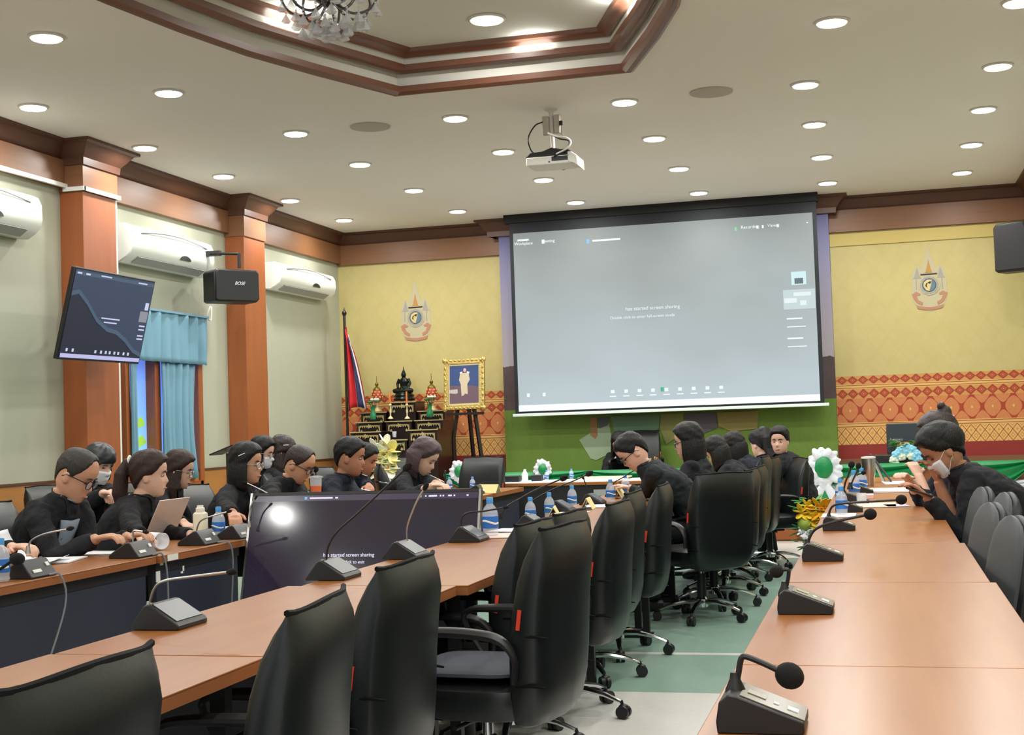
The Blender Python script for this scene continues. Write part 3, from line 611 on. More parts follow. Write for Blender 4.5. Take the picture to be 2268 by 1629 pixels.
pp([(-.175, -.222), (.175, -.222), (.175, -.04), (.1, -.02), (-.175, -.01)], mat('pic_floor', (96, 72, 84), .4), 'painted_floor')
pp([(-.175, -.06), (-.08, -.055), (-.075, -.10), (-.1, -.11), (-.175, -.10)], mat('pic_chair', (176, 172, 170), .4), 'painted_chair', .0115)
cream_ = mat('pic_cream', (196, 180, 152), .4)
pp([(-.045, .13), (.055, .135), (.07, .05), (.04, .0), (.045, -.12), (.01, -.11), (.0, -.13), (-.03, -.14), (-.04, 0), (-.06, .05)], cream_, 'painted_figure', .012)
pp([(.01+.018*math.cos(i*.628), .165+.024*math.sin(i*.628)) for i in range(10)], mat('pic_skin', (206, 170, 150), .4), 'painted_head', .012)
pp([(-.05, .142), (-.02, .15), (-.02, .13), (-.05, .125)], white, 'painted_epaulette', .0125); pp([(.035, .15), (.065, .142), (.065, .122), (.035, .13)], white, 'painted_epaulette', .0125)
def ez(a, b_, w1=.022): q_.tube([a, b_], [w1, w1], 4)
e = empty('easel', (pc[0], YP, 0)); tag(e, 'black wooden easel holding the gold framed portrait', 'easel')
for pth in ([(-.17, .10, .0), (-.16, .03, 1.2), (-.05, .06, 1.85)], [(.27, .10, .0), (.13, .03, 1.3), (.05, .06, 1.85)], [(0, .5, .0), (0, .10, 1.75)]): M().tube(pth, .026, 4).build('leg', lacquer, parent=e)
M().box((0, .0, 1.47), (.44, .07, .03)).build('ledge', lacquer, parent=e)
# altar tables
def altar(x0, x1, ytop, Y, dep, lab):
    a, b_ = ony(x0, ytop, Y), ony(x1, ytop, Y); ww = b_[0]-a[0]; h = (a[2]+b_[2])/2; t = empty('altar_table', ((a[0]+b_[0])/2, Y, 0)); tag(t, lab, 'altar table', 'stepped black and gold altar tables')
    M().bb(-ww/2, ww/2, -.01, dep, h-.02, h).build('table_top', lacquer, parent=t, bevel=.004)
    M().bb(-ww/2-.004, ww/2+.004, -.014, -.008, h-.014, h-.002).build('edge_inlay', goldflat, parent=t)
    M().bb(-ww/2+.03, ww/2-.03, .02, dep-.01, .1, h-.02).build('cabinet', lacquer, parent=t)
    for s in (-1, 1): M().bb(s*(ww/2-.03)-.02, s*(ww/2-.03)+.02, 0, dep, 0, h-.02).build('leg', lacquer, parent=t)
    q = M(); zt_ = h-.045; w2 = ww/2-.045
    q.bb(-w2, w2, -.004, .004, zt_-.014, zt_)
    for s in (-1, 1): q.bb(s*w2-.007, s*w2+.007, -.004, .004, zt_-.085, zt_); q.prism([(s*(w2-.03), zt_-.05), (s*(w2-.045), zt_-.075), (s*(w2-.03), zt_-.09), (s*(w2-.012), zt_-.075)], -.004, .004)
    for i in range(9): xx = -w2+2*w2*(i+.5)/9; q.prism([(xx-.012, zt_-.012), (xx+.012, zt_-.012), (xx, zt_-.034)], -.004, .004)
    q.prism([(.032*math.cos(i*math.pi/5)*(1 if i % 2 else .5), zt_-.012+.032*math.sin(i*math.pi/5)*(1 if i % 2 else .5)) for i in range(10)], -.007, .003)
    q.build('gold_carving', goldflat, parent=t, smooth=False); return h
PX = lambda x: x/5.818+760
PY = lambda y: y/5.818+780
altar(PX(580), PX(940), PY(640), 15.75, .35, 'altar table, topmost, under the black seated statue')
altar(PX(220), PX(560), PY(775), 15.75, .35, 'altar table at upper left, behind the left green vase')
altar(PX(960), PX(1320), PY(752), 15.75, .35, 'altar table at upper right, behind the right green vase')
h4 = altar(PX(160), PX(510), PY(900), 15.45, .29, 'altar table under the left green vase')
h5 = altar(PX(540), PX(890), PY(886), 15.45, .29, 'altar table under the two orange candles')
h6 = altar(PX(920), PX(1290), PY(872), 15.45, .29, 'altar table under the right green vase')
altar(PX(90), PX(490), PY(1026), 15.15, .28, 'altar table at lower left of the stepped altar')
altar(PX(830), PX(1220), PY(996), 15.12, .31, 'altar table at lower right of the stepped altar')
h9 = altar(PX(475), PX(830), PY(1128), 15.12, .30, 'altar table at the low centre, holding a clear glass')
# statue
def at_alt(px, py, Y): return ony(px, py, Y)
b0 = at_alt(PX(790), PY(628), 15.88); st = M(); sx = 15.9*1.0/3018*1.0
st.lathe((0, 0, 0), [(.125, 0), (.13, .02), (.11, .045), (.12, .06), (.10, .085), (.085, .10)], 20)
for s in (-1, 1):
    st.tube([(0, -.0, .125), (s*.06, -.03, .12), (s*.105, -.04, .115), (s*.06, -.07, .112), (-s*.03, -.075, .115)], [.03, .034, .028, .022, .016], 10)
    st.tube([(s*.052, 0, .255), (s*.078, -.005, .20), (s*.065, -.03, .15), (s*.03, -.055, .135)], [.022, .018, .015, .013], 10)
st.tube([(0, 0, .11), (0, 0, .17), (0, 0, .225), (0, 0, .262), (0, 0, .28)], [.055, .045, .058, .035, .018], 14, flat=.7, up=(0, 1, 0))
st.sph((0, -.004, .305), (.03, .032, .037), 14, 10); st.lathe((0, 0, .325), [(.022, 0), (.018, .02), (.008, .035), (.004, .07), (0, .09)], 12)
o = st.build('seated_statue', bronze, org=(0, 0, 0), remesh=.004, sm=1); o.location = tuple(b0); o.scale = (1.05,)*3
tag(o, 'dark bronze seated statue with a pointed crown on the topmost altar table', 'statue')
for px, pt, pb, lab in ((443, 312, 770, 'left'), (1148, 276, 750, 'right')):
    a = at_alt(PX(px), PY(pb), 15.9); hh = at_alt(PX(px), PY(pt), 15.9)[2]-a[2]; k = hh/.43
    t = empty('offering_cone', tuple(a)); t.scale = (k, k, k); tag(t, 'gold and red offering cone with a pointed finial, %s of the seated statue' % lab, 'ornament', 'offering cones beside the statue')
    M().lathe((0, 0, 0), [(.06, 0), (.05, .02), (.02, .05), (.02, .10), (.05, .14), (.066, .16)], 18).build('stand', goldflat, parent=t)
    q = M(); q.lathe((0, 0, .16), [(.066, 0), (.068, .05), (.055, .09), (.045, .10)], 16); q.build('cone_body', mat('offering_red', (168, 52, 34), .5), parent=t)
    q = M()
    for r_, z_, n_ in ((.069, .175, 9), (.069, .205, 9), (.060, .238, 8)):
        for i in range(n_):
            a_ = 2*math.pi*(i+.5*(z_ == .205))/n_; q.box((r_*math.cos(a_), r_*math.sin(a_), z_), (.006, .018, .018), ax=(V(math.cos(a_), math.sin(a_), 0), unit(V(-math.sin(a_), math.cos(a_), 1)), unit(V(math.sin(a_), -math.cos(a_), 1))))
    q.build('gold_diamonds', mat('offering_gold', (224, 184, 110), .4), parent=t)
    M().lathe((0, 0, .26), [(.05, 0), (.046, .012), (.03, .03), (.012, .045), (.02, .06), (.022, .075), (.006, .10), (.003, .17)], 14).build('finial', mat('offering_green_gold', (120, 104, 40), .35, metal=.5), parent=t)
def vase(px, pb, pt, Y, lab):
    a = at_alt(px, pb, Y); hh = at_alt(px, pt, Y)[2]-a[2]; t = empty('flower_vase', tuple(a)); tag(t, lab, 'vase', 'green vases on the altar')
    M().lathe((0, 0, 0), [(.035, 0), (.04, .02), (.042, .05), (.022, .10), (.024, .13), (.034, .15)], 16).build('vase_body', mat('green_glass', (40, 130, 84), .15), parent=t)
    for i in range(9):
        a_ = i*2.4; rr = .05*math.sqrt(i/9)+.012; zz = .17+.05*(i % 3)*.6
        M().tube([(0, 0, .12), (rr*math.cos(a_), rr*math.sin(a_), zz)], .004, 5).build('stem', leafm, parent=t)
        M().sph((rr*math.cos(a_), rr*math.sin(a_), zz+.01), (.022, .022, .016), 8, 6).build('flower', [mat('pink_flower', (226, 130, 120), .6), leafm, mat('white_flower', (226, 228, 214), .6)][i % 3], parent=t)
vase(PX(388), PY(870), PY(640), 15.52, 'small green vase with pink flowers on the left altar table')
vase(PX(1120), PY(838), PY(610), 15.52, 'small green vase with pink flowers on the right altar table')
for px, lab in ((612, 'left'), (826, 'right')):
    a = at_alt(PX(px), PY(862), 15.50); t = empty('candlestick', tuple(a)); tag(t, 'pale candlestick with a tall orange candle, %s of the pair on the altar' % lab, 'candlestick', 'candlesticks on the altar')
    M().lathe((0, 0, 0), [(.034, 0), (.03, .012), (.01, .03), (.007, .06), (.014, .09), (.008, .12), (.008, .15), (.018, .165), (.014, .18)], 14).build('stick', mat('pale_brass', (220, 206, 166), .3), parent=t)
    M().cyl((0, 0, .17), (-.006 if lab == 'left' else .0, 0, .33), .012, .010).build('candle', mat('orange_candle', (216, 122, 52), .5), parent=t)
a = at_alt(PX(662), PY(1100), 15.2); tag(M().lathe((0, 0, 0), [(.022, 0), (.028, .07), (.026, .07), (.02, .004)], 14).build('drinking_glass', glass, org=(0, 0, 0), loc=tuple(a)), 'clear glass tumbler on the low central altar table', 'glass')
# flag
fb = ony(769, 930, 15.6); ft = ony(768, 700, 15.6)
t = empty('flag_stand', (fb[0], 15.6, 0)); tag(t, 'furled Thai national flag on a dark pole in the back left corner', 'flag')
M().cyl((0, 0, 0), (0, 0, ft[2]), .016).lathe((0, 0, ft[2]), [(.016, 0), (.028, .02), (.03, .04), (.012, .07), (0, .11)], 12).build('pole', lacquer, parent=t)
M().lathe((0, 0, 0), [(.16, 0), (.16, .03), (.05, .06), (.03, .12)], 16).build('base', lacquer, parent=t)
zt, zb_ = ft[2]-.12, ony(769, 912, 15.6)[2]
bands = [(0, .16, (96, 24, 34)), (.16, .48, (206, 34, 44)), (.48, .60, (224, 224, 230)), (.60, .84, (36, 42, 84)), (.84, .92, (224, 224, 230)), (.92, 1, (150, 24, 34))]  # first band is the red stripe with shade painted into its colour
for i, (s0, s1, c_) in enumerate(bands):
    q = M(); rows = 14; rg = []
    for r_ in range(rows+1):
        t_ = r_/rows; wd = .04+.21*t_**.7; row = []
        for k_ in range(7):
            s_ = s0+(s1-s0)*k_/6; row.append((.02+wd*s_, -.035+.035*math.sin(s_*14+t_*1.5), zt+(zb_-zt)*t_*(1-.05*math.sin(3*s_))-.10*s_*(1-t_)*2))
        rg.append(row)
    q.add([p for r in rg for p in r], [(a*7+b_, a*7+b_+1, (a+1)*7+b_+1, (a+1)*7+b_) for a in range(rows) for b_ in range(6)])
    o = q.build('flag_stripe', mat('flag_%d' % i, c_, .6), parent=t); s = o.modifiers.new('s', 'SOLIDIFY'); s.thickness = .004
# ================================================================ tables
def table(x0, x1, y0, y1, lab, panel=0, group='wooden conference tables', top=.75, th=.035, rz=0):
    cxx, cy_ = (x0+x1)/2, (y0+y1)/2; t = empty('conference_table', (cxx, cy_, 0), rz); tag(t, lab, 'table', group); w2, l2 = (x1-x0)/2, (y1-y0)/2
    M().bb(-w2, w2, -l2, l2, top-.006, top).build('tabletop', wood_t, parent=t, bevel=.002)
    M().bb(-w2, w2, -l2, l2, top-th, top-.0062).build('table_edge', wood_e, parent=t)
    if panel: s = panel; M().bb(s*(w2-.05)-.01, s*(w2-.05)+.01, -l2+.03, l2-.03, .06, top-th-.03).build('modesty_panel', navy, parent=t); M().bb(s*(w2-.04)-.01, s*(w2-.04)+.005, -l2+.02, l2-.02, top-th-.05, top-th).build('apron', black_pl, parent=t)
    for sx_ in (-1, 1):
        for sy in (-1, 1): M().bb(sx_*(w2-.08)-.02, sx_*(w2-.08)+.02, sy*(l2-.08)-.02, sy*(l2-.08)+.02, .015, top-th).build('leg', black_pl if panel else chrome, parent=t)
    for sy in (-1, 1): M().bb(-w2+.04, w2-.04, sy*(l2-.08)-.025, sy*(l2-.08)+.025, 0, .03).build('foot', black_pl, parent=t)
    return t
nm_ = ['nearest the camera', 'second from the camera', 'third from the camera', 'fourth from the camera', 'fifth from the camera', 'sixth from the camera', 'farthest from the camera']
segI = [(-2.11, -1.50, 1.55, 3.125), (-2.10, -1.46, 3.135, 4.58), (-2.05, -1.42, 4.59, 6.50), (-1.96, -1.34, 6.51, 8.3), (-2.05, -1.42, 8.31, 9.9), (-2.08, -1.45, 9.91, 11.6)]
for i, s in enumerate(segI): table(*s, lab='orange wood table of the middle row, '+nm_[i], panel=-1)
segO = [(-3.95, -3.305, 2.4, 4.05), (-3.95, -3.30, 4.06, 5.75), (-3.93, -3.285, 5.76, 6.66), (-3.92, -3.28, 6.9, 8.4), (-3.86, -3.22, 8.41, 9.9), (-3.78, -3.14, 9.91, 11.95)]
for i, s in enumerate(segO): table(*s, lab='orange wood table with dark panel in the left row, '+nm_[i], panel=1)
segR = [(-.335, .335, 1.0, 3.1), (-.335, .335, 3.105, 4.64), (-.332, .318, 4.65, 6.03), (-.335, .30, 6.04, 7.6), (-.335, .335, 7.61, 9.2), (-.335, .335, 9.21, 10.8), (-.335, .335, 10.81, 12.4)]
for i, s in enumerate(segR): table(*s, lab='orange wood table of the right row, '+nm_[i], panel=-1)
# small panel details on the left row
a = onx(350, 1290, -3.31)
q = M()
for px, py, w_, h_ in ((350, 1278, .035, .05), (406, 1262, .012, .035), (404, 1268, .03, .01), (358, 1250, .025, .012)):
    p = onx(px, py, -3.318); q.box(p, (.004, w_, h_))
tag(q.build('cable_clip', white), 'small white hooks and sticker on the dark panel of the left table', 'clip')
p = onx(382, 1232, -3.284); tag(M().box((-3.282, p[1], .733), (.003, .10, .028)).build('edge_label', white), 'blank white sticker on the edge of the left table', 'label')
# transverse tables at the head of the room
def clothtable(x0, x1, y0, y1, lab, nm, mfront, top=.75):
    t = empty('head_table', ((x0+x1)/2, y0, 0)); w2 = (x1-x0)/2; d = y1-y0; tag(t, lab, 'table')
    M().bb(-w2, w2, 0, d, top-.03, top).build('tabletop', wood_t, parent=t, bevel=.003)
    M().bb(-w2+.01, w2-.01, .02, .04, .02, top-.03).build(nm, mfront, parent=t); 
    for s in (-1, 1): M().bb(s*(w2-.02)-.012, s*(w2-.02)+.012, .02, d-.02, 0, top-.03).build('side_panel', mfront, parent=t)
    return t
clothtable(-3.62, -2.42, 12.75, 13.35, 'black fronted transverse table with bottles and papers below the screen, left part', 'front_panel', black_pl)
clothtable(-2.40, -1.55, 12.75, 13.35, 'black fronted transverse table behind the bending man', 'front_panel', black_pl)
for x0, x1, y0, y1, nm in ((-3.61, -2.43, 12.76, 13.34, 'left'), (-2.39, -1.56, 12.76, 13.34, 'right')):
    tag(M().bb(x0, x1, y0, y1, .75, .756).build('tablecloth', paper), 'white cover lying on the %s transverse table' % nm, 'tablecloth')
p = onx(0, 0, -1) ; 
ht = clothtable(-4.75, 1.45, 14.62, 15.07, 'long wood panelled head table dressed with green and white satin', 'front_panel', wood_col, .78)
# satin swags on the head table
def swag(x0, x1, z0, drop, m, name='swag', y=14.60):
    q = M(); N, Rw = 24, 8; g0 = []
    for j in range(Rw+1):
        r = []
        for i in range(N+1):
            s_ = i/N; sag = drop*(math.sin(math.pi*s_)**.8); zz = z0-.005-(j/Rw)*(.03+sag); r.append((x0+(x1-x0)*s_, y-.012-.02*math.sin(j*2.4)*(.4+sag*4), zz))
        g0.append(r)
    q.add([p for r in g0 for p in r], [(a*(N+1)+b_, a*(N+1)+b_+1, (a+1)*(N+1)+b_+1, (a+1)*(N+1)+b_) for a in range(Rw) for b_ in range(N)])
    o = q.build(name, m, parent=None); s = o.modifiers.new('s', 'SOLIDIFY'); s.thickness = .005; return o
def rosette(px, py, Y, r, lab):
    c_ = ony(px, py, Y); t = empty('satin_rosette', tuple(c_)); tag(t, lab, 'rosette')
    q = M()
    for i in range(15):
        a_ = 2*math.pi*i/15; q.sph((r*.70*math.cos(a_), -.012*(i % 2), r*.78*math.sin(a_)), (r*(.30+.06*(i % 3)), .022, r*.22), 12, 8, ax=(V(math.cos(a_), 0, math.sin(a_)), V(0, 1, 0), V(-math.sin(a_), 0, math.cos(a_))))
    q.build('white_ruffle', whitecloth, parent=t, remesh=.008, disp=.035)
    M().sph((0, -.025, 0), (r*.5, .04, r*.6), 12, 8).build('green_centre', greencloth, parent=t, disp=.015)
    return t
for i, (x0, x1) in enumerate(((-4.75, -3.1), (-3.1, -1.9), (-1.9, -.72), (-.72, .45), (.45, 1.45))):
    o = swag(x0, x1, .80, .30, greencloth, 'green_swag', 14.585)
    tag(o, 'green satin swag on the head table, '+['far left section', 'second section from the left', 'middle section, beside the standing ribbon rosette', 'behind the bottles on the right table', 'far right section'][i], 'swag', 'green swags')
    o = swag(x0, x1, .60, .26, whitecloth, 'white_swag', 14.60)
    tag(o, 'white satin swag hanging under the green one, '+['far left section', 'second section from the left', 'middle section', 'behind the right table', 'far right section'][i], 'swag', 'white swags')
t = rosette(1825, 1036, 14.555, .19, 'large white and green satin rosette with hanging tails on the head table')
for s in (-1, 1): M().tube([(0, -.01, -.16), (s*.10, -.02, -.32), (s*.24, -.01, -.72)], [.03, .05, .075], 8, flat=.25, up=(0, 1, 0)).build('ribbon_tail', whitecloth, parent=t, disp=.02)
M().tube([(-.02, .0, -.2), (0, 0, -.62)], [.05, .20], 8, flat=.2, up=(0, 1, 0)).build('green_fall', greencloth, parent=t)
rosette(1203, 1040, 14.555, .10, 'small green and white satin rosette on the head table below the screen')
rosette(1018, 1045, 14.555, .11, 'small white satin rosette beside the easel leg')
# ================================================================ floor television
t = empty('floor_television', (-2.635, 6.72, .985)); t.rotation_euler = (R_(-15.8), R_(0.0), R_(-.3)); tag(t, 'large television leaning between the two rows of tables, dark purple screen', 'television')
tw, th = 1.285, .725
M().bb(-tw/2, tw/2, 0, .045, -th, 0).build('casing', black_pl, parent=t, bevel=.006)
M().bb(-tw/2, tw/2, -.003, .02, -.012, .004).build('top_bezel', black_pl, parent=t)
M().bb(-tw/2-.004, -tw/2+.008, -.004, .03, -th, .003).build('side_bezel', steel, parent=t); M().bb(tw/2-.008, tw/2+.004, -.004, .03, -th, .003).build('side_bezel', steel, parent=t)
pur = mat('purple_screen', (16, 14, 20), .09, spec=.5, emit=((48, 41, 56), .55), noise=None)
sc_ = M().bb(-tw/2+.012, tw/2-.012, -.003, 0, -th+.012, -.014).build('screen', pur, parent=t, smooth=False)
tt = em('tv_white', (215, 210, 232), 1.0)
text_mesh('screen_text', 'has started screen sharing', .027, tt, (-.055, -.005, -.335), (1, 0, 0), (0, 0, 1), parent=sc_); text_mesh('screen_text', 'Double click to exit', .024, tt, (-.06, -.005, -.372), (1, 0, 0), (0, 0, 1), parent=sc_)
for x0, x1 in ((-.30, -.17), (-.155, -.14), (.345, .352), (.365, .41), (.425, .433), (.44, .448), (.47, .49), (.50, .508), (.57, .58)): M().bb(x0, x1, -.005, -.003, -.034, -.026).build('menu_text', tt, parent=sc_)
M().bb(-.33, -.315, -.005, -.003, -.037, -.023).build('share_icon', em('icon_blue', (120, 180, 225)), parent=sc_); M().bb(.315, .325, -.005, -.003, -.036, -.024).build('shield_icon', em('icon_green', (120, 210, 150)), parent=sc_)
M().bb(-tw/2+.012, tw/2-.012, -.0036, -.003, -.045, -.014).build('menu_bar', mat('menu_bar', (40, 36, 48), .16, emit=((66, 58, 76), .6)), parent=sc_)
for s in (-1, 1): M().tube([(s*.4, .02, -.60), (s*.42, .22, -.90)], .018, 8).build('stand_leg', black_pl, parent=t)
# ================================================================ executive chairs
def exec_chair():
    t = empty('executive_chair', (0, 0, 0))
    spine = [(-.215, .345, .15, .02), (-.225, .36, .19, .045), (-.235, .40, .222, .058), (-.245, .48, .238, .064), (-.25, .58, .245, .066), (-.26, .70, .246, .062), (-.275, .80, .242, .057), (-.292, .87, .236, .050), (-.303, .91, .230, .036), (-.310, .935, .226, .018), (-.314, .950, .224, .007)]
    rings = []
    for i, (x, z, w_, h_) in enumerate(spine):
        r = []
        for k in range(28):
            a = 2*math.pi*k/28; ca, sa = math.cos(a), math.sin(a); e = .32
            px = h_*abs(ca)**(.45 if z < .9 else .7)*np.sign(ca); py = w_*abs(sa)**e*np.sign(sa)
            crown = .016*(1-(py/w_)**2)*(1 if z > .86 else 0)*(z-.84)/.11; flare = .012*(abs(py)/w_)**6*(z > .9)
            r.append(V(x+px-.03*(py/w_)**2*0+.028*(py/w_)**2, py, z+crown+flare))
        rings.append(r)
    q = M().loft(rings); q.build('backrest', leather, parent=t)
    e_ = [V(-.314+.028*(y/.224)**2, y, .952+.016*(1-(y/.224)**2)+.012*(abs(y)/.224)**6) for y in np.linspace(-.226, .226, 17)]
    M().tube(e_, .007, 6).build('piping', leather_edge, parent=t)
    for s in (-1, 1):
        for z in (.635, .485): x = np.interp(z, [a[1] for a in spine], [a[0] for a in spine]); M().tube([(x-.05, s*.236, z), (x, s*.2445, z+.006), (x+.05, s*.236, z)], [.003, .005, .003], 6).build('side_seam', leather_edge, parent=t)
    for s in (1,): M().box((-.215, s*.246, .69), (.012, .006, .062), ax=(unit(V(1, 0, .14)), V(0, 1, 0), unit(V(-.14, 0, 1)))).build('red_tag', redtag, parent=t)
    rings = []
    for z, k in ((.365, .80), (.375, .93), (.40, .985), (.44, 1), (.465, .97), (.478, .88), (.482, .6)):
        rings.append([V(.015+.245*k*abs(math.cos(a))**.5*np.sign(math.cos(a)), .25*k*abs(math.sin(a))**.45*np.sign(math.sin(a)), z+.006*(math.cos(a) > .5)) for a in [2*math.pi*j/28 for j in range(28)]])
    M().loft(rings).build('seat', leather, parent=t)
    for s in (-1, 1):
        p = curve([(-.20, s*.262, .50), (-.205, s*.268, .575), (-.16, s*.272, .632), (-.06, s*.275, .650), (.08, s*.275, .652), (.17, s*.272, .642), (.185, s*.27, .60), (.11, s*.266, .48), (.07, s*.26, .42)], 6)
        n_ = len(p); rad = [.016+.013*max(0, math.sin(math.pi*min(1, max(0, (i/n_-.12)/.55)))) for i in range(n_)]
        M().tube(p, rad, 10, flat=.55).build('armrest', black_pl, parent=t)
    M().cyl((0, 0, .13), (0, 0, .30), .030).build('column_shroud', black_pl, parent=t); M().cyl((0, 0, .28), (0, 0, .37), .018).build('gas_lift', chrome, parent=t)
    M().box((0, 0, .355), (.22, .16, .03)).cyl((0, .08, .35), (.02, .22, .345), .008).build('tilt_mechanism', black_pl, parent=t)
    M().lathe((0, 0, .085), [(.04, 0), (.042, .05), (.032, .065)], 16).build('base_hub', chrome, parent=t)
    for i in range(5):
        a = 2*math.pi*i/5+.3; d = V(math.cos(a), math.sin(a), 0)
        M().tube([d*.03+V(0, 0, .118), d*.12+V(0, 0, .118), d*.21+V(0, 0, .10), d*.285+V(0, 0, .072)], [.024, .021, .017, .012], 8, flat=.7).build('base_arm', chrome, parent=t)
        n_ = V(-d[1], d[0], 0); c_ = d*.295; q = M()
        q.cyl(c_+V(0, 0, .03)-n_*.024, c_+V(0, 0, .03)-n_*.005, .029, n=16); q.cyl(c_+V(0, 0, .03)+n_*.005, c_+V(0, 0, .03)+n_*.024, .029, n=16); q.sph(c_+V(0, 0, .045), (.024, .022, .022), 10, 6); q.cyl(c_+V(0, 0, .05), d*.285+V(0, 0, .08), .007)
        q.build('caster', black_pl, parent=t)
    return t
EC = exec_chair()
used = [False]
def chair(x, y, rz, lab, z=0, grp='black leather swivel chairs', turn=0):
    if used[0] or z or turn: t = copy_tree(EC)
    else: t = EC; used[0] = True
    t.location = (x, y, 0); t.rotation_euler = (0, 0, R_(rz)); tag(t, lab, 'chair', grp)
    if z:
        for c_ in t.children:
            if c_.name.split('.')[0] in ('backrest', 'piping', 'side_seam', 'red_tag', 'seat', 'armrest', 'gas_lift', 'tilt_mechanism', 'seat_pad'): c_.location[2] += z
    if turn:
        for c_ in t.children:
            if c_.name.split('.')[0] in ('base_arm', 'caster'): c_.rotation_euler[2] = R_(turn)
    return t
def back_at(X, Y, rz, lab, **k):
    k['z'] = k.get('z', 0)-.015   # place so that the top rail of the back is at X, Y
    d = V(math.cos(R_(rz)), math.sin(R_(rz))); return chair(X+d[0]*.305, Y+d[1]*.305, rz, lab, **k)
g1 = 'black swivel chairs along the middle row'
back_at(-1.215, 1.91, 181, 'black leather swivel chair in the bottom left corner, closest to the camera', grp=g1, z=-.003)
back_at(-1.15, 2.70, 188, 'black swivel chair at the middle row, second from the camera, turned slightly', grp=g1, turn=20)
back_at(-1.235, 3.50, 180, 'tall black chair back at the middle row, third from the camera', grp=g1, turn=10)
c4_ = back_at(-.975, 4.27, 174, 'black swivel chair pulled out from the table with a grey cushion on its seat', z=.035, grp=g1, turn=30)
back_at(-1.235, 4.90, 177, 'black swivel chair mostly hidden behind the pulled out chair', grp=g1, turn=50)
back_at(-1.215, 5.42, 176, 'black swivel chair with only its back rim showing above the pulled out chair', grp=g1, turn=15)
back_at(-1.13, 6.02, 178, 'narrow looking black chair back just beyond the pulled out chair', grp=g1, turn=8)
back_at(-1.215, 6.88, 180, 'black swivel chair at the middle row beside the yellow name cards', grp=g1, turn=33)
back_at(-1.185, 7.66, 182, 'black swivel chair directly in front of the bending man', grp=g1, turn=12)
back_at(-.965, 8.75, 134, 'wide black swivel chair turned away, the bending man sitting on it', grp=g1, turn=40, z=.01)
back_at(-.87, 9.6, 175, 'black swivel chair just behind the turned chair, under the woman with glasses', grp=g1, turn=22)
back_at(-.86, 10.25, 178, 'black swivel chair of the person in the beige collar', grp=g1, turn=5)
back_at(-.88, 10.95, 178, 'black swivel chair with a raised back in the far middle row', z=.05, grp=g1, turn=45)
back_at(-.86, 11.6, 176, 'black swivel chair at the far end of the middle row', z=.02, grp=g1, turn=28)
back_at(-.71, 12.3, 206, 'black swivel chair holding the woman who looks at the camera', z=-.01, grp=g1, turn=10)
back_at(-2.71, 15.76, 268, 'high black leather chair of the chairperson below the screen', z=.25, grp='head table chairs')
# cushion
q = M(); rings = []
for z, k in ((.518, .9), (.524, 1), (.534, 1), (.542, .9), (.545, .4)): rings.append([V(.0+.20*k*abs(math.cos(a))**.4*np.sign(math.cos(a)), .20*k*abs(math.sin(a))**.4*np.sign(math.sin(a)), z) for a in [2*math.pi*j/24 for j in range(24)]])
cu = q.loft(rings).build('seat_cushion', cushion); cu.location = (-1.30, 4.29, 0); cu.rotation_euler[2] = R_(174); tag(cu, 'thin grey seat cushion on the pulled out swivel chair', 'cushion')
g2 = 'black swivel chairs along the left row'
for x, y, a, lab in ((-4.55, 5.05, 10, 'black chair behind the person cut off at the left edge'), (-4.60, 5.85, 12, 'black chair behind the man reading with glasses'), (-4.62, 6.75, 5, 'black chair behind the ponytailed woman'),
                     (-4.25, 7.55, 8, 'black chair behind the bobbed woman with a white hair clip'), (-4.35, 8.6, 0, 'black chair behind the man with shaved temples'), (-4.20, 9.6, 5, 'black chair behind the young man in a navy shirt'),
                     (-4.15, 10.4, 0, 'black chair behind the man with a white shirt'), (-3.85, 11.0, 200-180, 'black chair of the woman looking at her phone'), (-3.78, 12.35, 255, 'empty dark grey chair beside the woman with the phone, near the easel leg'),
                     (-5.95, 9.2, 0, 'black chair against the left wall at the photo edge'), (-5.25, 9.35, 10, 'black chair of the second left row, before the window curtain'), (-4.75, 8.75, 20, 'dark chair right of the long haired woman'), (-4.78, 13.3, -40, 'dark grey chair back behind the white lilies')):
    chair(x, y, a, lab, grp=g2, z=.05 if y > 9.5 else 0)
# covered guest chairs on the right
def guest():
    t = empty('guest_chair', (0, 0, 0)); tilt = .20
    def ringset(x0, h_, k):
        rr = []
        for z, w_ in ((.47, .17), (.50, .205), (.60, .215), (.72, .215), (.80, .205), (.86, .18), (.90, .14), (.922, .08), (.93, .02)):
            x = x0-(z-.47)*tilt; hh = h_*(1 if z < .86 else (.93-z)/.07*.7+.25)
            rr.append([V(x+hh*abs(math.cos(a))**.6*np.sign(math.cos(a)), w_*k*abs(math.sin(a))**.6*np.sign(math.sin(a)), z) for a in [2*math.pi*j/22 for j in range(22)]])
        return rr
    M().loft(ringset(-.203, .022, .95)).build('back_cushion', covergrey, parent=t); M().loft(ringset(-.228, .032, 1.04)).build('back_cover', coverdark, parent=t)
    rings = []
    for z, k in ((.40, .9), (.415, 1), (.45, 1), (.47, .93), (.475, .5)): rings.append([V(.01+.23*k*abs(math.cos(a))**.4*np.sign(math.cos(a)), .225*k*abs(math.sin(a))**.4*np.sign(math.sin(a)), z) for a in [2*math.pi*j/24 for j in range(24)]])
    M().loft(rings).build('seat', coverdark, parent=t)
    M().tube([(-.19, -.19, .49), (-.185, 0, .478), (-.19, .19, .49)], .010, 8).build('seat_piping', steel, parent=t)
    for s in (-1, 1):
        M().tube(curve([(-.24, s*.2, .52), (-.21, s*.215, .38), (-.22, s*.22, .02)], 5), .012, 8).build('leg', chrome, parent=t); M().tube([(.20, s*.20, .41), (.21, s*.21, .0)], .012, 8).build('leg', chrome, parent=t)
        M().tube([(-.21, s*.218, .32), (.205, s*.205, .32)], .009, 8).build('side_rail', chrome, parent=t)
    return t
GC = guest(); gu = [False]
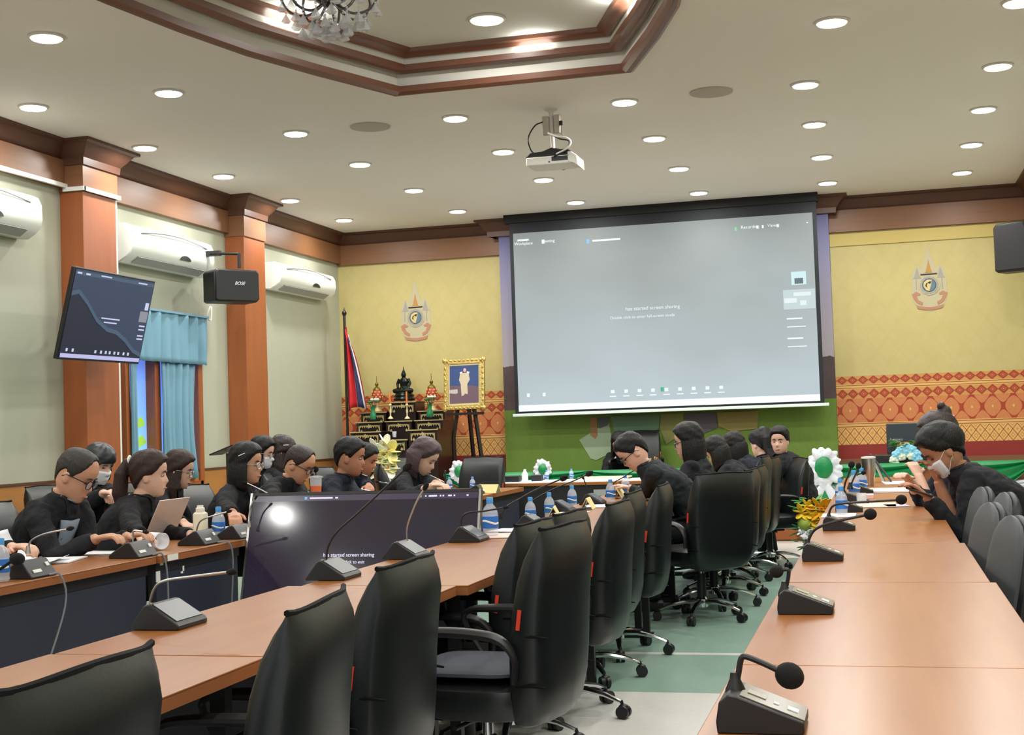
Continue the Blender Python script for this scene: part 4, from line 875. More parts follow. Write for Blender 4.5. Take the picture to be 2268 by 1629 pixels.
def gchair(x, y, rz, lab, grp, z=0):
    t = GC if not gu[0] else copy_tree(GC); gu[0] = True
    t.location = (x, y, z); t.rotation_euler = (0, 0, R_(rz)); tag(t, lab, 'chair', grp)
g3 = 'covered guest chairs at the right row'
for Y, lab in ((3.75, 'grey covered guest chair cut off at the right edge, closest to the camera'), (4.45, 'grey guest chair partly out of frame beside the right table'), (5.12, 'rounded grey guest chair pushed against the right table, in full view'), (5.86, 'rounded grey guest chair behind the fully visible one'), (6.55, 'dark rounded guest chair third in the row by the right table'), (7.15, 'dark rounded guest chair nearest the leaning woman')):
    gx_, gy_, ga_ = {3.75: (.25, 3.55, 190), 4.45: (.22, 4.28, 191), 5.12: (.14, 5.03, 190), 5.86: (.12, 5.78, 190), 6.55: (.235, 6.5, 188), 7.15: (.17, 7.0, 188)}[Y]; gchair(gx_, gy_, ga_, lab, g3)
for x, y, lab in ((1.05, 9.6, 'pale grey guest chair behind the leaning woman'), (1.2, 8.8, 'dark guest chair at the right edge behind the leaning woman'), (1.15, 8.0, 'dark guest chair nearest the right edge in the second row'), (.78, 8.3, 'guest chair under the leaning woman'), (.85, 9.5, 'guest chair under the woman with the high bun')):
    gchair(x, y, 175, lab, 'guest chairs of the second right row')
# ================================================================ people
ZT = [-.118, -.108, -.085, -.055, -.02, .01, .03, .06, .09, .11, .122]
FT = [.050, .074, .084, .087, .084, .081, .089, .090, .075, .050, .004]
BT = [.010, .030, .055, .075, .09, .1, .104, .1, .085, .06, .004]
WT = [.022, .038, .054, .065, .070, .073, .075, .074, .062, .043, .004]
def head_rings(off, m=26, n=40, face=True):
    out = []
    for i in range(m+1):
        z = -.118+.24*(1-math.cos(math.pi*i/m))/2; F, B, W_ = (np.interp(z, ZT, a) for a in (FT, BT, WT)); r = []
        for k in range(n):
            a = 2*math.pi*k/n; ca, sa = math.cos(a), math.sin(a)
            f = (F if ca > 0 else B)*abs(ca)**.92*np.sign(ca); s = W_*abs(sa)**.92*np.sign(sa)
            if face and ca > 0:
                am = .026*max(0, min(1, (.018-z)/.05)) if z > -.032 else .026*max(0, 1-(-.032-z)/.014)
                f += am*math.exp(-(s/(.008+.006*(z < -.01)))**2)
                f += -.009*math.exp(-((abs(s)-.032)/.014)**2-((z-.002)/.013)**2)+.005*math.exp(-((z+.068)/.010)**2-(s/.020)**2)+.004*math.exp(-((z+.103)/.012)**2-(s/.02)**2)+.004*math.exp(-((abs(s)-.042)/.018)**2-((z+.025)/.018)**2)+.003*math.exp(-((z-.022)/.007)**2-((abs(s)-.03)/.02)**2)
            o_ = off(math.degrees(math.acos(max(-1, min(1, ca)))), z) if off else 0
            d = unit(V(f, s, z*.8)+1e-9); r.append(V(f, s, z)+d*o_)
        out.append(r)
    return out
def hairline(style):
    if style == 'short': pts = ([0, 35, 50, 68, 80, 92, 104, 125, 150, 180], [.070, .068, .050, .02, -.005, -.012, .02, -.02, -.065, -.078])
    elif style == 'bald': pts = ([0, 25, 45, 68, 80, 92, 104, 125, 150, 180], [.100, .095, .075, .02, -.005, -.012, .02, -.02, -.065, -.078])
    elif style == 'fringe': pts = ([0, 40, 55, 70, 90, 180], [.030, .028, .0, -.06, -.09, -.10])
    else: pts = ([0, 30, 50, 68, 85, 100, 125, 180], [.072, .068, .045, .01, -.005, -.01, -.05, -.09])
    return pts
LEAN = {}
def person(lab, headpx, X=None, Y=None, head=0, face=None, pitch=15, roll=0, sex='f', skin='fair', hair=hair_b, style='bob', top=clothb, hands=None, glasses=0, mask=False, seat=.47, sc=1., shirt=None, L=None, near=False, legs=True, clip=0, sleeve=.92, mus=1., parted=0, elbow=None, sleeve2=None):
    face = head if face is None else face
    H = (onx(headpx[0], headpx[1], X) if X is not None else ony(headpx[0], headpx[1], Y))
    hd = V(math.cos(R_(head)), math.sin(R_(head)), 0); sd = V(-hd[1], hd[0], 0)
    fp, pr = R_(face), R_(pitch); f_ = V(math.cos(fp)*math.cos(pr), math.sin(fp)*math.cos(pr), -math.sin(pr))
    s_ = V(-math.sin(fp), math.cos(fp), 0); u_ = np.cross(f_, s_); rr = R_(roll); s_, u_ = s_*math.cos(rr)+u_*math.sin(rr), u_*math.cos(rr)-s_*math.sin(rr)
    HA = (f_, s_, u_); k = (1.0 if sex == 'm' else .96)*sc
    def hp(p): return H+(HA[0]*p[0]+HA[1]*p[1]+HA[2]*p[2])*k
    L = L or (.50 if sex == 'm' else .46)
    upn = unit(u_*.55+V(0, 0, 1)*.45); N = H-upn*.140*k-f_*.040
    dz = N[2]-(seat+.07); dd = math.sqrt(max(.03**2, L*L-dz*dz)); hip = V(N[0]-hd[0]*dd, N[1]-hd[1]*dd, seat+.07)
    base = V(hip[0], hip[1], 0)
    mid = hip*.5+N*.5-hd*.045*min(1, dd/.2)+V(0, 0, .03); sp_ = curve([hip-V(0, 0, .03), hip*.72+N*.28-hd*.03, mid, N], 5)
    wsh = (.195 if sex == 'm' else .168)*sc*mus; ns = len(sp_)
    TW = ([0, .15, .4, .65, .82, .92, 1], [.165, .165, .140, .165, wsh*.99, wsh*.88, .065]); TD = ([0, .2, .4, .65, .85, .94, 1], [.115, .115, .10, .120, .105, .085, .055])
    def torso(q, g, tmax=1.):
        rings = []
        for i, p in enumerate(sp_):
            t_ = i/(ns-1)
            if t_ > tmax: break
            tg = unit(sp_[min(i+1, ns-1)]-sp_[max(i-1, 0)]); fw_ = unit(hd-tg*(hd@tg)); w_, d_ = np.interp(t_, *TW)+g, np.interp(t_, *TD)+g
            rings.append([p+fw_*d_*abs(math.cos(a))**.85*np.sign(math.cos(a))+sd*w_*abs(math.sin(a))**.8*np.sign(math.sin(a)) for a in [2*math.pi*j/24 for j in range(24)]])
        q.loft(rings); return rings
    tgN = unit(sp_[-1]-sp_[-3])
    sh = {s: N-tgN*.050+sd*s*(wsh-.040)-V(0, 0, .0) for s in (-1, 1)}
    # arms
    if hands is None: hands = {}
    arms = {}
    for s in (-1, 1):   # -1 = right hand side of the person when sd points left
        tgt = hands.get(s)
        if tgt is None: tgt = hip+hd*.42+sd*s*.10+V(0, 0, .17)
        tgt = V(tgt); a = sh[s]; d = tgt-a; dl = np.linalg.norm(d); u1, u2 = .275*sc, .245*sc
        if dl > u1+u2-.005: tgt = a+d/dl*(u1+u2-.005); d = tgt-a; dl = u1+u2-.005
        x_ = (u1*u1-u2*u2+dl*dl)/(2*dl); h_ = math.sqrt(max(0, u1*u1-x_*x_)); pole = sd*s*.6-V(0, 0, 1)*.8-hd*.25
        if elbow: pole = V(elbow)
        dn = d/dl; pole = unit(pole-dn*(pole@dn)); arms[s] = (a, a+dn*x_+pole*h_, tgt)
    body = M()
    torso(body, -.034)
    body.tube([N-tgN*.06, N+upn*.02, H-u_*.085*k-f_*.02], [.060, .052, .055], 14)
    body.loft([[hp(p) for p in r] for r in head_rings(None)])
    for s in (-1, 1):   # ears
        body.sph(hp((-.008, s*.076, -.012)), (.018*k, .008*k, .030*k), 10, 8, ax=HA)
    def hand(q, s, w_, e_):
        d = unit(w_-e_); d = unit(d+V(0, 0, -.25)); side = unit(np.cross(V(0, 0, 1), d))*1.; upv = unit(np.cross(d, side))
        q.tube([w_-d*.02, w_+d*.03, w_+d*.085], [.024, .036, .034], 12, flat=.42, up=upv)
        for j, (o_, ln) in enumerate(((-.028, .066), (-.010, .078), (.009, .074), (.027, .058))):
            b0 = w_+d*.078+side*o_; c1 = b0+d*ln*.45+side*o_*.12-upv*.006; c2 = c1+d*ln*.28-upv*ln*.28; c3 = c2+d*ln*.12-upv*ln*.30; q.tube([b0-d*.015, c1, c2, c3], [.0095, .009, .0082, .007], 8)
        tb = w_+d*.025-side*.026*s; q.tube([tb, tb-side*.028*s+d*.022-upv*.008, tb-side*.034*s+d*.055-upv*.018], [.012, .010, .008], 8)
    for s in (-1, 1):
        a, e_, w_ = arms[s]
        body.tube([a, a*.4+e_*.6, e_, e_*.5+w_*.5, w_], [.024*sc, .032*sc, .033*sc, .033*sc, .024*sc], 12); hand(body, s, w_, e_)
    knees = {}
    for s in (-1, 1):
        h0 = hip+sd*s*.09-V(0, 0, .0); kn = V(*(hip+hd*.42+sd*s*.12)[:2], seat+.045); ft = kn*1.; ft = kn-V(0, 0, kn[2]-.08)+hd*.02*0-hd*.06
        knees[s] = (h0, kn, ft)
        body.tube([h0, h0*.5+kn*.5, kn, kn*.45+ft*.55, ft], [.075, .068, .052, .045, .034], 12); body.tube([ft-hd*.05-V(0, 0, .03), ft+hd*.06-V(0, 0, .045), ft+hd*.15-V(0, 0, .055)], [.030, .034, .025], 10)
    o = body.build('person', SKIN[skin], org=base, remesh=.0055 if near else .0075, sm=1); tag(o, lab, 'person')
    def part(q, nm, m, **kw): return q.build(nm, m, parent=o, org=base, **kw)
    # clothes
    j = M(); rg = torso(j, .006)
    for s in (-1, 1):
        a, e_, w_ = arms[s]; cu_ = e_+(w_-e_)*(sleeve if s == 1 or sleeve2 is None else sleeve2); j.sph(a-sd*s*.012, (.054*sc,)*3, 12, 8)
        j.tube([a-sd*s*.03, a*.75+e_*.25, a*.4+e_*.6, e_, e_*.5+cu_*.5, cu_], [.062*sc, .060*sc, .054*sc, .050*sc, .046*sc, .038*sc], 14)
    j.tube([N-tgN*.05, N+upn*.004, N+upn*.032-f_*.004], [.105, .080, .066], 14)
    jk = part(j, 'jacket', top, remesh=.008, sm=2, disp=.030)
    tr = M()
    for s in (-1, 1):
        h0, kn, ft = knees[s]; tr.tube([h0-hd*.06, h0*.5+kn*.5, kn, kn*.4+ft*.6, ft], [.095, .082, .066, .060, .056], 14)
    tr.sph(hip-V(0, 0, .02), (.15, .15, .10), 14, 8, ax=(hd, sd, V(0, 0, 1)))
    if legs: part(tr, 'trousers', clothb, remesh=.012, sm=1)
    for s in ((-1, 1) if legs else ()): ft = knees[s][2]; part(M().tube([ft-hd*.06-V(0, 0, .035), ft+hd*.02-V(0, 0, .03), ft+hd*.11-V(0, 0, .045), ft+hd*.17-V(0, 0, .055)], [.036, .042, .038, .022], 10), 'shoe', black_pl)
    # collar
    for s in (-1, 1):
        cpt = [N+upn*.034+(-f_)*.062*.9, N+upn*.034+sd*s*.062, N+upn*.012+hd*.060+sd*s*.040, N-tgN*.075+hd*.112+sd*s*.03]
        part(M().tube(curve(cpt, 4), [.012]*13, 8, flat=.35, up=V(0, 0, 1)), 'collar', top)
    if shirt is not None:
        q = M(); pts = []; idx = [i for i in range(ns) if .36 < i/(ns-1) < .985]
        for side_ in (-1, 1):
            pass
        rowsL = []
        for c_, i in enumerate(idx):
            t_ = (i/(ns-1)-.36)/.6; p = sp_[i]; tg = unit(sp_[min(i+1, ns-1)]-sp_[max(i-1, 0)]); fw_ = unit(hd-tg*(hd@tg)); hw = .030+.032*max(0, t_); d_ = np.interp(i/(ns-1), *TD)+.012
            rowsL.append([p+fw_*(d_-.006*abs(k_)/2)+sd*hw*k_/2 for k_ in (-2, -1, 0, 1, 2)])
        q.add([p for r in rowsL for p in r], [(a*5+b_, a*5+b_+1, (a+1)*5+b_+1, (a+1)*5+b_) for a in range(len(rowsL)-1) for b_ in range(4)])
        oo = part(q, 'shirt_front', shirt); mw_ = oo.modifiers.new('w', 'SHRINKWRAP'); mw_.target = jk; mw_.offset = .007; m_ = oo.modifiers.new('s', 'SOLIDIFY'); m_.thickness = .006
        for sg in (0, 4):
            lp = part(M().tube([r[sg] for r in rowsL], .008, 6), 'lapel_edge', top); q2 = lp.modifiers.new('w', 'SHRINKWRAP'); q2.target = jk; q2.offset = .006
        if mus > 0: part(M().tube(curve([N+hd*.03+sd*.052+upn*.028, N-upn*.004+hd*.082, N+hd*.03-sd*.052+upn*.028], 4), [.011]*9, 8, flat=.4), 'shirt_collar', shirt)
    # hair
    ax_, az = hairline(style)
    thick = {'short': .011, 'bald': .006}.get(style, .016)
    def off(a, z):
        hl = np.interp(a, ax_, az); e = (z-hl)/.010; tt_ = max(0., min(1., e))
        vol = thick*(1+.8*max(0, (z-.05)/.07)) + (.004*math.sin(a*.9+z*90) if style != 'bald' else 0)*.5
        return -.014*(1-tt_)+vol*tt_
    h = M(); h.loft([[hp(p) for p in r] for r in head_rings(off, 30, 44, False)])
    def crescent(z0, z1, a0, w0, b0, w1, b1, cxo=-.005, n_=7, wave=0, bul=0):
        rings = []
        for i in range(n_):
            t_ = i/(n_-1); z = z0+(z1-z0)*t_; w_, b_ = w0+(w1-w0)*t_+bul*math.sin(math.pi*t_), b0+(b1-b0)*t_+bul*math.sin(math.pi*t_); A_ = [R_(a0+(360-2*a0)*j_/18) for j_ in range(19)]
            oo = [(cxo+b_*math.cos(a)+wave*math.sin(i*2+a*3), w_*math.sin(a), z) for a in A_]; ii = [(cxo+b_*.72*math.cos(a), w_*.78*math.sin(a), z) for a in A_[::-1]]
            gd = unit(-u_*.3+V(0, 0, -.7)) if z < -.02 else -u_; ref = lambda p: hp((p[0], p[1], max(p[2], -.02)))+gd*k*max(0, -.02-p[2])
            rings.append([ref(p) for p in oo+ii])
        h.loft(rings)
    if style in ('bob', 'fringe'): zb = -.140 if style == 'bob' else -.09; crescent(.06, zb, 66, .078, .10, .094, .108, bul=.012); crescent(zb+.014, zb-.026, 68, .096, .109, .070, .082, n_=5, bul=.008)
    if style == 'shag': crescent(.07, -.10, 80, .082, .104, .100, .115, wave=.004, bul=.012); crescent(-.09, -.150, 82, .100, .115, .080, .09, n_=4, wave=.003)
    if style in ('long', 'longm'): crescent(.06, -.12, 62, .078, .10, .092, .110, wave=.003); crescent(-.115, -.34, 75, .092, .11, .075, .095, wave=.004)
    if style == 'pony': h.tube([hp(p) for p in ((-.08, 0, .075), (-.125, 0, .07), (-.155, 0, .0), (-.16, .005, -.10), (-.135, .01, -.20), (-.12, .01, -.25))], [.024, .026, .040, .045, .035, .012], 12)
    if style == 'wavytail':
        h.sph(hp((-.10, 0, .04)), (.06, .09, .09), 12, 8, ax=HA)
        for q_ in range(5): h.tube([hp(p) for p in ((-.06, 0, .105), (-.11, .01*(q_-2), .12), (-.14, .025*(q_-2), .03), (-.13, .03*(q_-2), -.07), (-.15, .025*(q_-2), -.15), (-.12, .03*(q_-2), -.23))], [.02, .026, .034, .03, .026, .010], 10)
    if style == 'bun': h.sph(hp((-.075, 0, .115)), (.042, .045, .046), 14, 10, ax=HA); h.sph(hp((-.07, .01, .155)), (.026, .028, .026), 10, 8, ax=HA)
    if style == 'lowbun': h.sph(hp((-.12, 0, -.03)), (.03, .04, .035), 12, 8, ax=HA)
    part(h, 'hair', hair, remesh=.0045, sm=2, disp=.003)
    if style == 'pony': part(M().sph(hp((-.115, 0, .08)), (.014, .030, .030), 12, 8, ax=HA), 'hair_tie', white)
    if style == 'bun': part(M().tube([hp((-.07+.035*math.cos(a), .045*math.sin(a), .078)) for a in [2*math.pi*i/14 for i in range(15)]], .012, 8), 'scrunchie', mat('pink_tie', (200, 160, 168), .7))
    if style == 'wavytail': part(M().sph(hp((-.075, 0, .128)), (.035, .04, .03), 12, 8, ax=HA), 'scrunchie', mat('dark_tie', (60, 62, 70), .7), disp=.02)
    if clip: part(M().tube([hp((.02, -.082*clip, .075)), hp((-.02, -.088*clip, .055))], .007, 8, flat=.5), 'hair_clip', white)
    # features
    for s in (-1, 1):
        if not mask or True:
            part(M().sph(hp((.073, s*.031, .004 if pitch < 25 else .0)), (.0085*k, .0125*k, .0048*k if pitch < 20 else .0025*k), 12, 8, ax=HA), 'eye', eyew if pitch < 20 else eyeb)
            if pitch < 20: part(M().sph(hp((.0795, s*.031, .003)), (.0042*k, .0058*k, .0050*k), 10, 6, ax=HA), 'iris', eyeb)
        part(M().tube([hp((.086, s*.012, .022)), hp((.088, s*.030, .029)), hp((.078, s*.048, .023))], [.0032, .0036, .002], 6), 'eyebrow', hair)
    if not mask: part(M().tube([hp((.084, -.022, -.067)), hp((.0925, -.009, -.065)), hp((.0935, 0, -.0665)), hp((.0925, .009, -.065)), hp((.084, .022, -.067))], [.0015, .0042, .0048, .0042, .0015], 8), 'lips', lip)
    if glasses:
        g = M(); rad = .024*glasses
        for s in (-1, 1):
            g.tube([hp((.096-.010*abs(math.sin(a))*0-.006*(s*math.cos(a) > 0), s*.032+rad*math.cos(a), -.002+rad*.82*math.sin(a))) for a in [2*math.pi*i/18 for i in range(19)]], .0024, 6)
            g.tube([hp((.090, s*(.032+rad), .006)), hp((.04, s*.080, .008)), hp((-.01, s*.082, .004)), hp((-.03, s*.079, -.012))], .0026, 6)
        g.tube([hp((.096, -.010, .002)), hp((.103, 0, .006)), hp((.096, .010, .002))], .0022, 6)
        gl = part(g, 'eyeglasses', lensm if glasses > .98 else steel); ln_ = M()
        for s in (-1, 1): ln_.prism([((s*.032+rad*.95*math.cos(a))*k, (-.002+rad*.78*math.sin(a))*k) for a in [2*math.pi*i/16 for i in range(16)]], -.0004, .0004, o=H+HA[0]*.094*k, ax=(HA[1], HA[0], HA[2]))
        q = ln_.build('lens', mat('lens_glass', (210, 216, 230), .05, alpha=.22), parent=gl, org=base)
    if mask:
        def offm(a, z): return .009 if (a < 62 and -.112 < z < -.012) else -.012
        mk = M(); mk.loft([[hp(p) for p in r] for r in head_rings(offm, 30, 44, True)]); mo = part(mk, 'face_mask', maskm, remesh=.004, sm=2)
        for s in (-1, 1): mk2 = M().tube([hp((.05, s*.066, -.02)), hp((.0, s*.080, .01))], .0016, 5).tube([hp((.045, s*.060, -.09)), hp((-.0, s*.078, -.04))], .0016, 5); part(mk2, 'mask_strap', maskm)
    if mus < 0: pass
    return dict(o=o, H=H, hp=hp, part=part, N=N, hip=hip, hd=hd, sd=sd, arms=arms, base=base, tg=tgN)
def zt(px, py, z=.80): return onz(px, py, z)
# ---- left row
person('person cut off by the left photo edge, dark sleeve and hand resting on papers', (-165, 1062), Y=4.95, head=0, sex='m', style='short', hands={-1: onx(-60, 1222, -3.7), 1: onx(30, 1212, -3.66)}, pitch=15)
p1 = person('person with thin hair and dark glasses in black jacket over blue-grey shirt, reading papers', (168, 1054), X=-3.88, head=-8, face=8, pitch=30, sex='m', skin='tan', hair=mat('thin_hair', (34, 28, 26), .5, bump=(230, .9, .006, (1, 1, .05))), style='bald', top=clothb, glasses=1.05, near=True, sc=1.06, shirt=shirtg, hands={-1: onx(215, 1193, -3.60), 1: onx(285, 1188, -3.60)}, elbow=(-.3, -.2, -1))
c_ = p1['N']+p1['hd']*.128-p1['tg']*.22+p1['sd']*.085
text_mesh('jacket_letters', 'JR', .045, mat('gold_thread', (200, 160, 70), .5), c_, -p1['sd'], (0, 0, 1), parent=p1['o'], org=p1['base'])
person('person with bowl-cut grey-black hair and white mask, hands raised, in the second row', (218, 1030), X=-4.75, head=-10, pitch=20, sex='f', hair=mat('greyblack_hair', (38, 44, 48), .42), style='fringe', mask=True, hands={-1: onx(232, 1092, -4.45), 1: onx(250, 1094, -4.4)})
p3 = person('person with brown ponytail tied in white, black jacket, facing the silver laptop', (332, 1054), X=-3.92, head=14, face=20, pitch=4, sex='f', skin='fair', hair=hair_br, style='pony', top=clothb, near=True, sc=1.04, hands={-1: onx(318, 1196, -3.60), 1: onx(425, 1185, -3.6)})
person('person with long straight brown hair and thin round glasses beside the ponytailed one', (396, 1043), X=-4.45, head=8, face=14, pitch=14, sex='f', skin='fair', hair=hair_br, style='long', glasses=.97, hands={-1: onx(418, 1168, -4.1)})
person('person with black bob, white hair clip and glasses in black suit, looking ahead', (546, 1030), X=-3.78, head=0, face=4, pitch=4, sex='f', skin='tan', hair=hair_b, style='bob', glasses=.96, clip=1, near=True, sc=1.03, hands={-1: onx(520, 1150, -3.5), 1: onx(600, 1140, -3.5)})
person('person in white mask and glasses in the second row behind the bobbed one', (580, 1005), X=-4.6, head=0, face=5, pitch=12, sex='f', skin='fair', hair=hair_b, style='long', glasses=.96, mask=True)
person('person with long dark hair and white hairband in the second row, face hidden', (622, 1003), X=-4.5, head=20, face=35, pitch=25, sex='f', skin='fair', hair=hair_db, style='long', clip=1)
person('person with shaved temples and dark glasses in a black shirt, looking down', (662, 1030), X=-3.78, head=-8, face=2, pitch=30, sex='m', skin='tan', hair=hair_db, style='bald', glasses=1.0, near=True, sc=1.03, hands={-1: onx(650, 1130, -3.45), 1: onx(690, 1135, -3.4)})
person('person with swept black hair in a dark navy jacket, profile turned to the screen', (775, 1014), X=-3.68, head=8, face=14, pitch=10, sex='m', skin='brown', hair=hair_b, style='short', top=clothn, near=True, sc=1.10, hands={-1: onx(800, 1120, -3.4), 1: onx(830, 1120, -3.3)})
person('person with short black hair in navy suit and white shirt, looking down, beside the lilies', (808, 1019), X=-3.95, head=-8, face=5, pitch=22, sex='m', skin='brown', hair=hair_b, style='short', top=clothn, shirt=white, hands={-1: onx(830, 1120, -3.4), 1: onx(850, 1115, -3.3)})
p11 = person('person with plum brown shoulder-length hair looking at a phone near the green cloth', (938, 1014), X=-3.30, head=-8, face=0, pitch=32, sex='f', skin='fair', hair=mat('plum_hair', (66, 48, 54), .4, bump=(230, .9, .006, (1, 1, .05))), style='shag', near=True, sc=1.12, hands={-1: onx(962, 1076, -3.05), 1: onx(985, 1074, -2.98)}, sleeve=.6, shirt=SKIN['fair'])
# ---- middle row
p20 = person('person in charcoal shirt with gold letters on the collar, bending low over the table', (1402, 1002), X=-1.68, head=196, face=196, pitch=42, sex='m', skin='fair', hair=hair_b, style='short', top=clothg, glasses=1.0, near=True, sc=1.06, seat=.49, L=.56, mus=1.12, hands={-1: onx(1392, 1080, -1.80), 1: onx(1405, 1105, -1.75)})
q = p20['N']-p20['tg']*.03-p20['hd']*.0+V(0, 0, .075)
text_mesh('collar_letters', '02', .04, mat('gold_thread2', (236, 170, 60), .5), p20['N']-p20['tg']*.07-p20['hd']*.02+V(0, 0, .098), (.8, .5, -.35), (-.3, .3, .9), parent=p20['o'], org=p20['base'])
person('person with long black bob and dark glasses just right of the bending one', (1525, 980), X=-1.36, head=172, face=178, pitch=10, sex='f', skin='fair', hair=hair_b, style='bob', glasses=1.0, sc=1.08, top=clothb, mus=1.1)
p22 = person('person with bowed short black hair and a beige collar in the middle row', (1588, 1002), X=-1.32, head=170, face=165, pitch=34, sex='f', skin='fair', hair=hair_b, style='bob', sc=1.0, top=clothb, L=.42)
person('person in black, head bowed, partly hidden behind the one with the beige collar', (1628, 990), X=-1.27, L=.42, head=172, face=170, pitch=25, sex='f', skin='fair', hair=hair_b, style='bob', top=clothn, mus=1.15)
person('person with a high wavy black ponytail in dark scrunchie, back to the camera', (1683, 985), X=-1.15, L=.42, head=150, face=140, pitch=12, sex='f', skin='fair', hair=hair_b, style='wavytail', sc=1.08, top=clothn, mus=1.15)
person('person with pulled back hair looking at the camera from the end of the middle row', (1727, 978), Y=12.5, head=168, face=258, pitch=5, sex='f', skin='fair', hair=hair_b, style='lowbun', sc=1.02, top=clothb)
p26 = person('person at the head table below the screen, white floral lapels, mostly hidden', (1372, 985), Y=15.45, head=-90, face=-90, pitch=25, sex='f', skin='fair', hair=hair_b, style='bob', sc=1.1, seat=.6, hands={-1: ony(1358, 1052, 15.15), 1: ony(1420, 1052, 15.15)})
q = M()
for i in range(14):
    a = i*1.9; c0 = p26['N']-p26['tg']*(.06+.028*i)+p26['hd']*.125-p26['sd']*(.05+.02*math.sin(a)); q.sph(c0, (.008, .006, .012), 7, 5)
p26['part'](q, 'floral_lapel', paper)
p22['part'](M().tube(curve([p22['N']+p22['sd']*.07-p22['tg']*.02, p22['N']-p22['hd']*.085-p22['tg']*.04, p22['N']-p22['sd']*.08-p22['tg']*.02]), .045, 10, flat=.5), 'beige_collar', mat('beige_cloth', (150, 128, 110), .85))
# ---- right row
p30 = person('person in black blazer and white mask leaning on the right table with a phone', (2088, 998), Y=7.6, head=186, face=190, pitch=35, sex='f', skin='brown', hair=hair_b, style='longm' if 0 else 'short' if 0 else 'pulled', sc=1.12, mask=True, near=True, L=.60, mus=1.15, hands={-1: ony(2078, 1066, 7.62), 1: ony(2052, 1100, 7.35)}, seat=.47, elbow=(.2, .0, -1), sleeve2=.25)
p = ony(2036, 1090, 7.33); tag(M().box((0, 0, 0), (.14, .07, .010), ax=(unit(V(1, 0, -.35)), V(0, 1, 0), unit(V(.35, 0, 1)))).build('mobile_phone', black_pl, loc=tuple(p), bevel=.003), 'black phone in the hand of the leaning masked person', 'phone')
h = M(); h.sph(p30['hp']((-.04, 0, .035)), (.105, .098, .10), 18, 12); p30['part'](h, 'hair_volume', hair_b, disp=.012)
p30['part'](M().sph(p30['hp']((.0, .082, -.05)), (.004, .004, .02), 8, 6), 'earring', gold)
p31 = person('person with a high dark bun behind the leaning one, bare forearm on the table', (2085, 985), X=.50, Y=None, head=186, face=186, pitch=20, sex='f', skin='fair', hair=hair_db, style='bun', sc=1.15, top=clothn, sleeve=.45, hands={-1: onx(2012, 1062, .22), 1: onx(2040, 1056, .25)}) if False else person('person with a high dark bun and pink tie behind the leaning masked one', (2082, 968), Y=8.5, head=186, face=186, pitch=20, sex='f', skin='fair', hair=hair_db, style='bun', sc=1.12, top=clothn, sleeve=.6, hands={-1: ony(2012, 1062, 8.3), 1: ony(2035, 1054, 8.5)})
# ================================================================ microphones
def wedge_mic(x, y, rz, neck, lab, head_r=.010, w_=.175, metal=False, rear=False):
    t = empty('conference_microphone', (x, y, .75), R_(rz)); tag(t, lab, 'microphone', 'wedge conference microphones')
    prof = [(-.079, 0), (-.079, .008), (-.05, .046), (-.034, .068), (-.024, .074), (-.010, .072), (.074, .020), (.079, .013), (.079, 0)]
    q = M(); q.prism(prof, -w_/2, w_/2); q.build('base', black_pl, parent=t, bevel=.004)
    A = (unit(V(.084, 0, -.052)), V(0, 1, 0), unit(V(.052, 0, .084)))
    M().box((.030, 0, .0485), (.088, w_*.86, .003), ax=A).build('touch_panel', mat('panel_grey', (50, 54, 58), .3), parent=t)
    M().cyl((-.014, -w_*.40, .073), (-.014, -w_*.40, .077), .006).build('indicator', steel, parent=t)
    if rear:
        Bx = (V(0, 1, 0), unit(V(-.05, 0, .072))*-1, unit(V(.05, 0, .072)))
        q = M(); q.box((-.0655, .03, .028), (.055, .004, .014), ax=Bx); q.build('rear_label', white, parent=t)
        M().box((-.050, -.06, .048), (.02, .006, .018), ax=Bx).build('rear_badge', white, parent=t)
    p = curve(neck, 6); inv = Matrix.Rotation(-R_(rz), 3, 'Z')
    loc = lambda P: V(*(inv @ Vector(tuple(V(P)-V(x, y, .75)))))
    pl = [loc(a) for a in p]
    M().tube(pl, .0042, 8).tube([pl[0]-V(0, 0, .02), pl[0]+V(0, 0, .012)], [.011, .007], 10).build('gooseneck', steel if metal else black_pl, parent=t)
    d = unit(pl[-1]-pl[-2]); M().tube([pl[-1]-d*.008, pl[-1], pl[-1]+d*head_r*1.2, pl[-1]+d*head_r*2.4], [.005, head_r*.9, head_r, head_r*.5], 12).build('microphone_head', foam, parent=t)
    return t
def pl_(pts, Y): return [ony(a, b_, Y) for a, b_ in pts]
wedge_mic(-2.035, 3.61, 0, pl_([(330, 1342), (341, 1306), (362, 1288), (420, 1279), (508, 1268)], 3.60), 'wedge microphone on the middle table nearest the camera, neck bent flat to the right', metal=True)
wedge_mic(-2.02, 4.82, 0, pl_([(722, 1248), (727, 1212), (747, 1178), (795, 1135), (897, 1040)], 4.80), 'wedge microphone before the purple screen with a long neck rising diagonally', head_r=.014)
wedge_mic(-2.0, 5.58, 0, pl_([(901, 1202), (902, 1168), (915, 1130), (928, 1102), (940, 1083)], 5.62), 'wedge microphone partly behind the tall chair, neck almost upright', metal=True, head_r=.012)
wedge_mic(-1.96, 6.38, 0, pl_([(1021, 1168), (1024, 1146), (1038, 1136), (1070, 1133), (1118, 1125)], 6.35), 'wedge microphone beside the capped water bottle at the television corner', head_r=.008)
wedge_mic(-1.84, 7.15, 0, pl_([(1110, 1142), (1120, 1124), (1150, 1106), (1190, 1084), (1243, 1062)], 7.1), 'wedge microphone under the long neck pointing to the head table, first beyond the television', head_r=.016)
wedge_mic(-1.98, 8.45, 0, pl_([(1170, 1122), (1185, 1106), (1230, 1082), (1270, 1066), (1300, 1052)], 8.4), 'wedge microphone at the yellow name card, long neck parallel to its neighbour', head_r=.018)
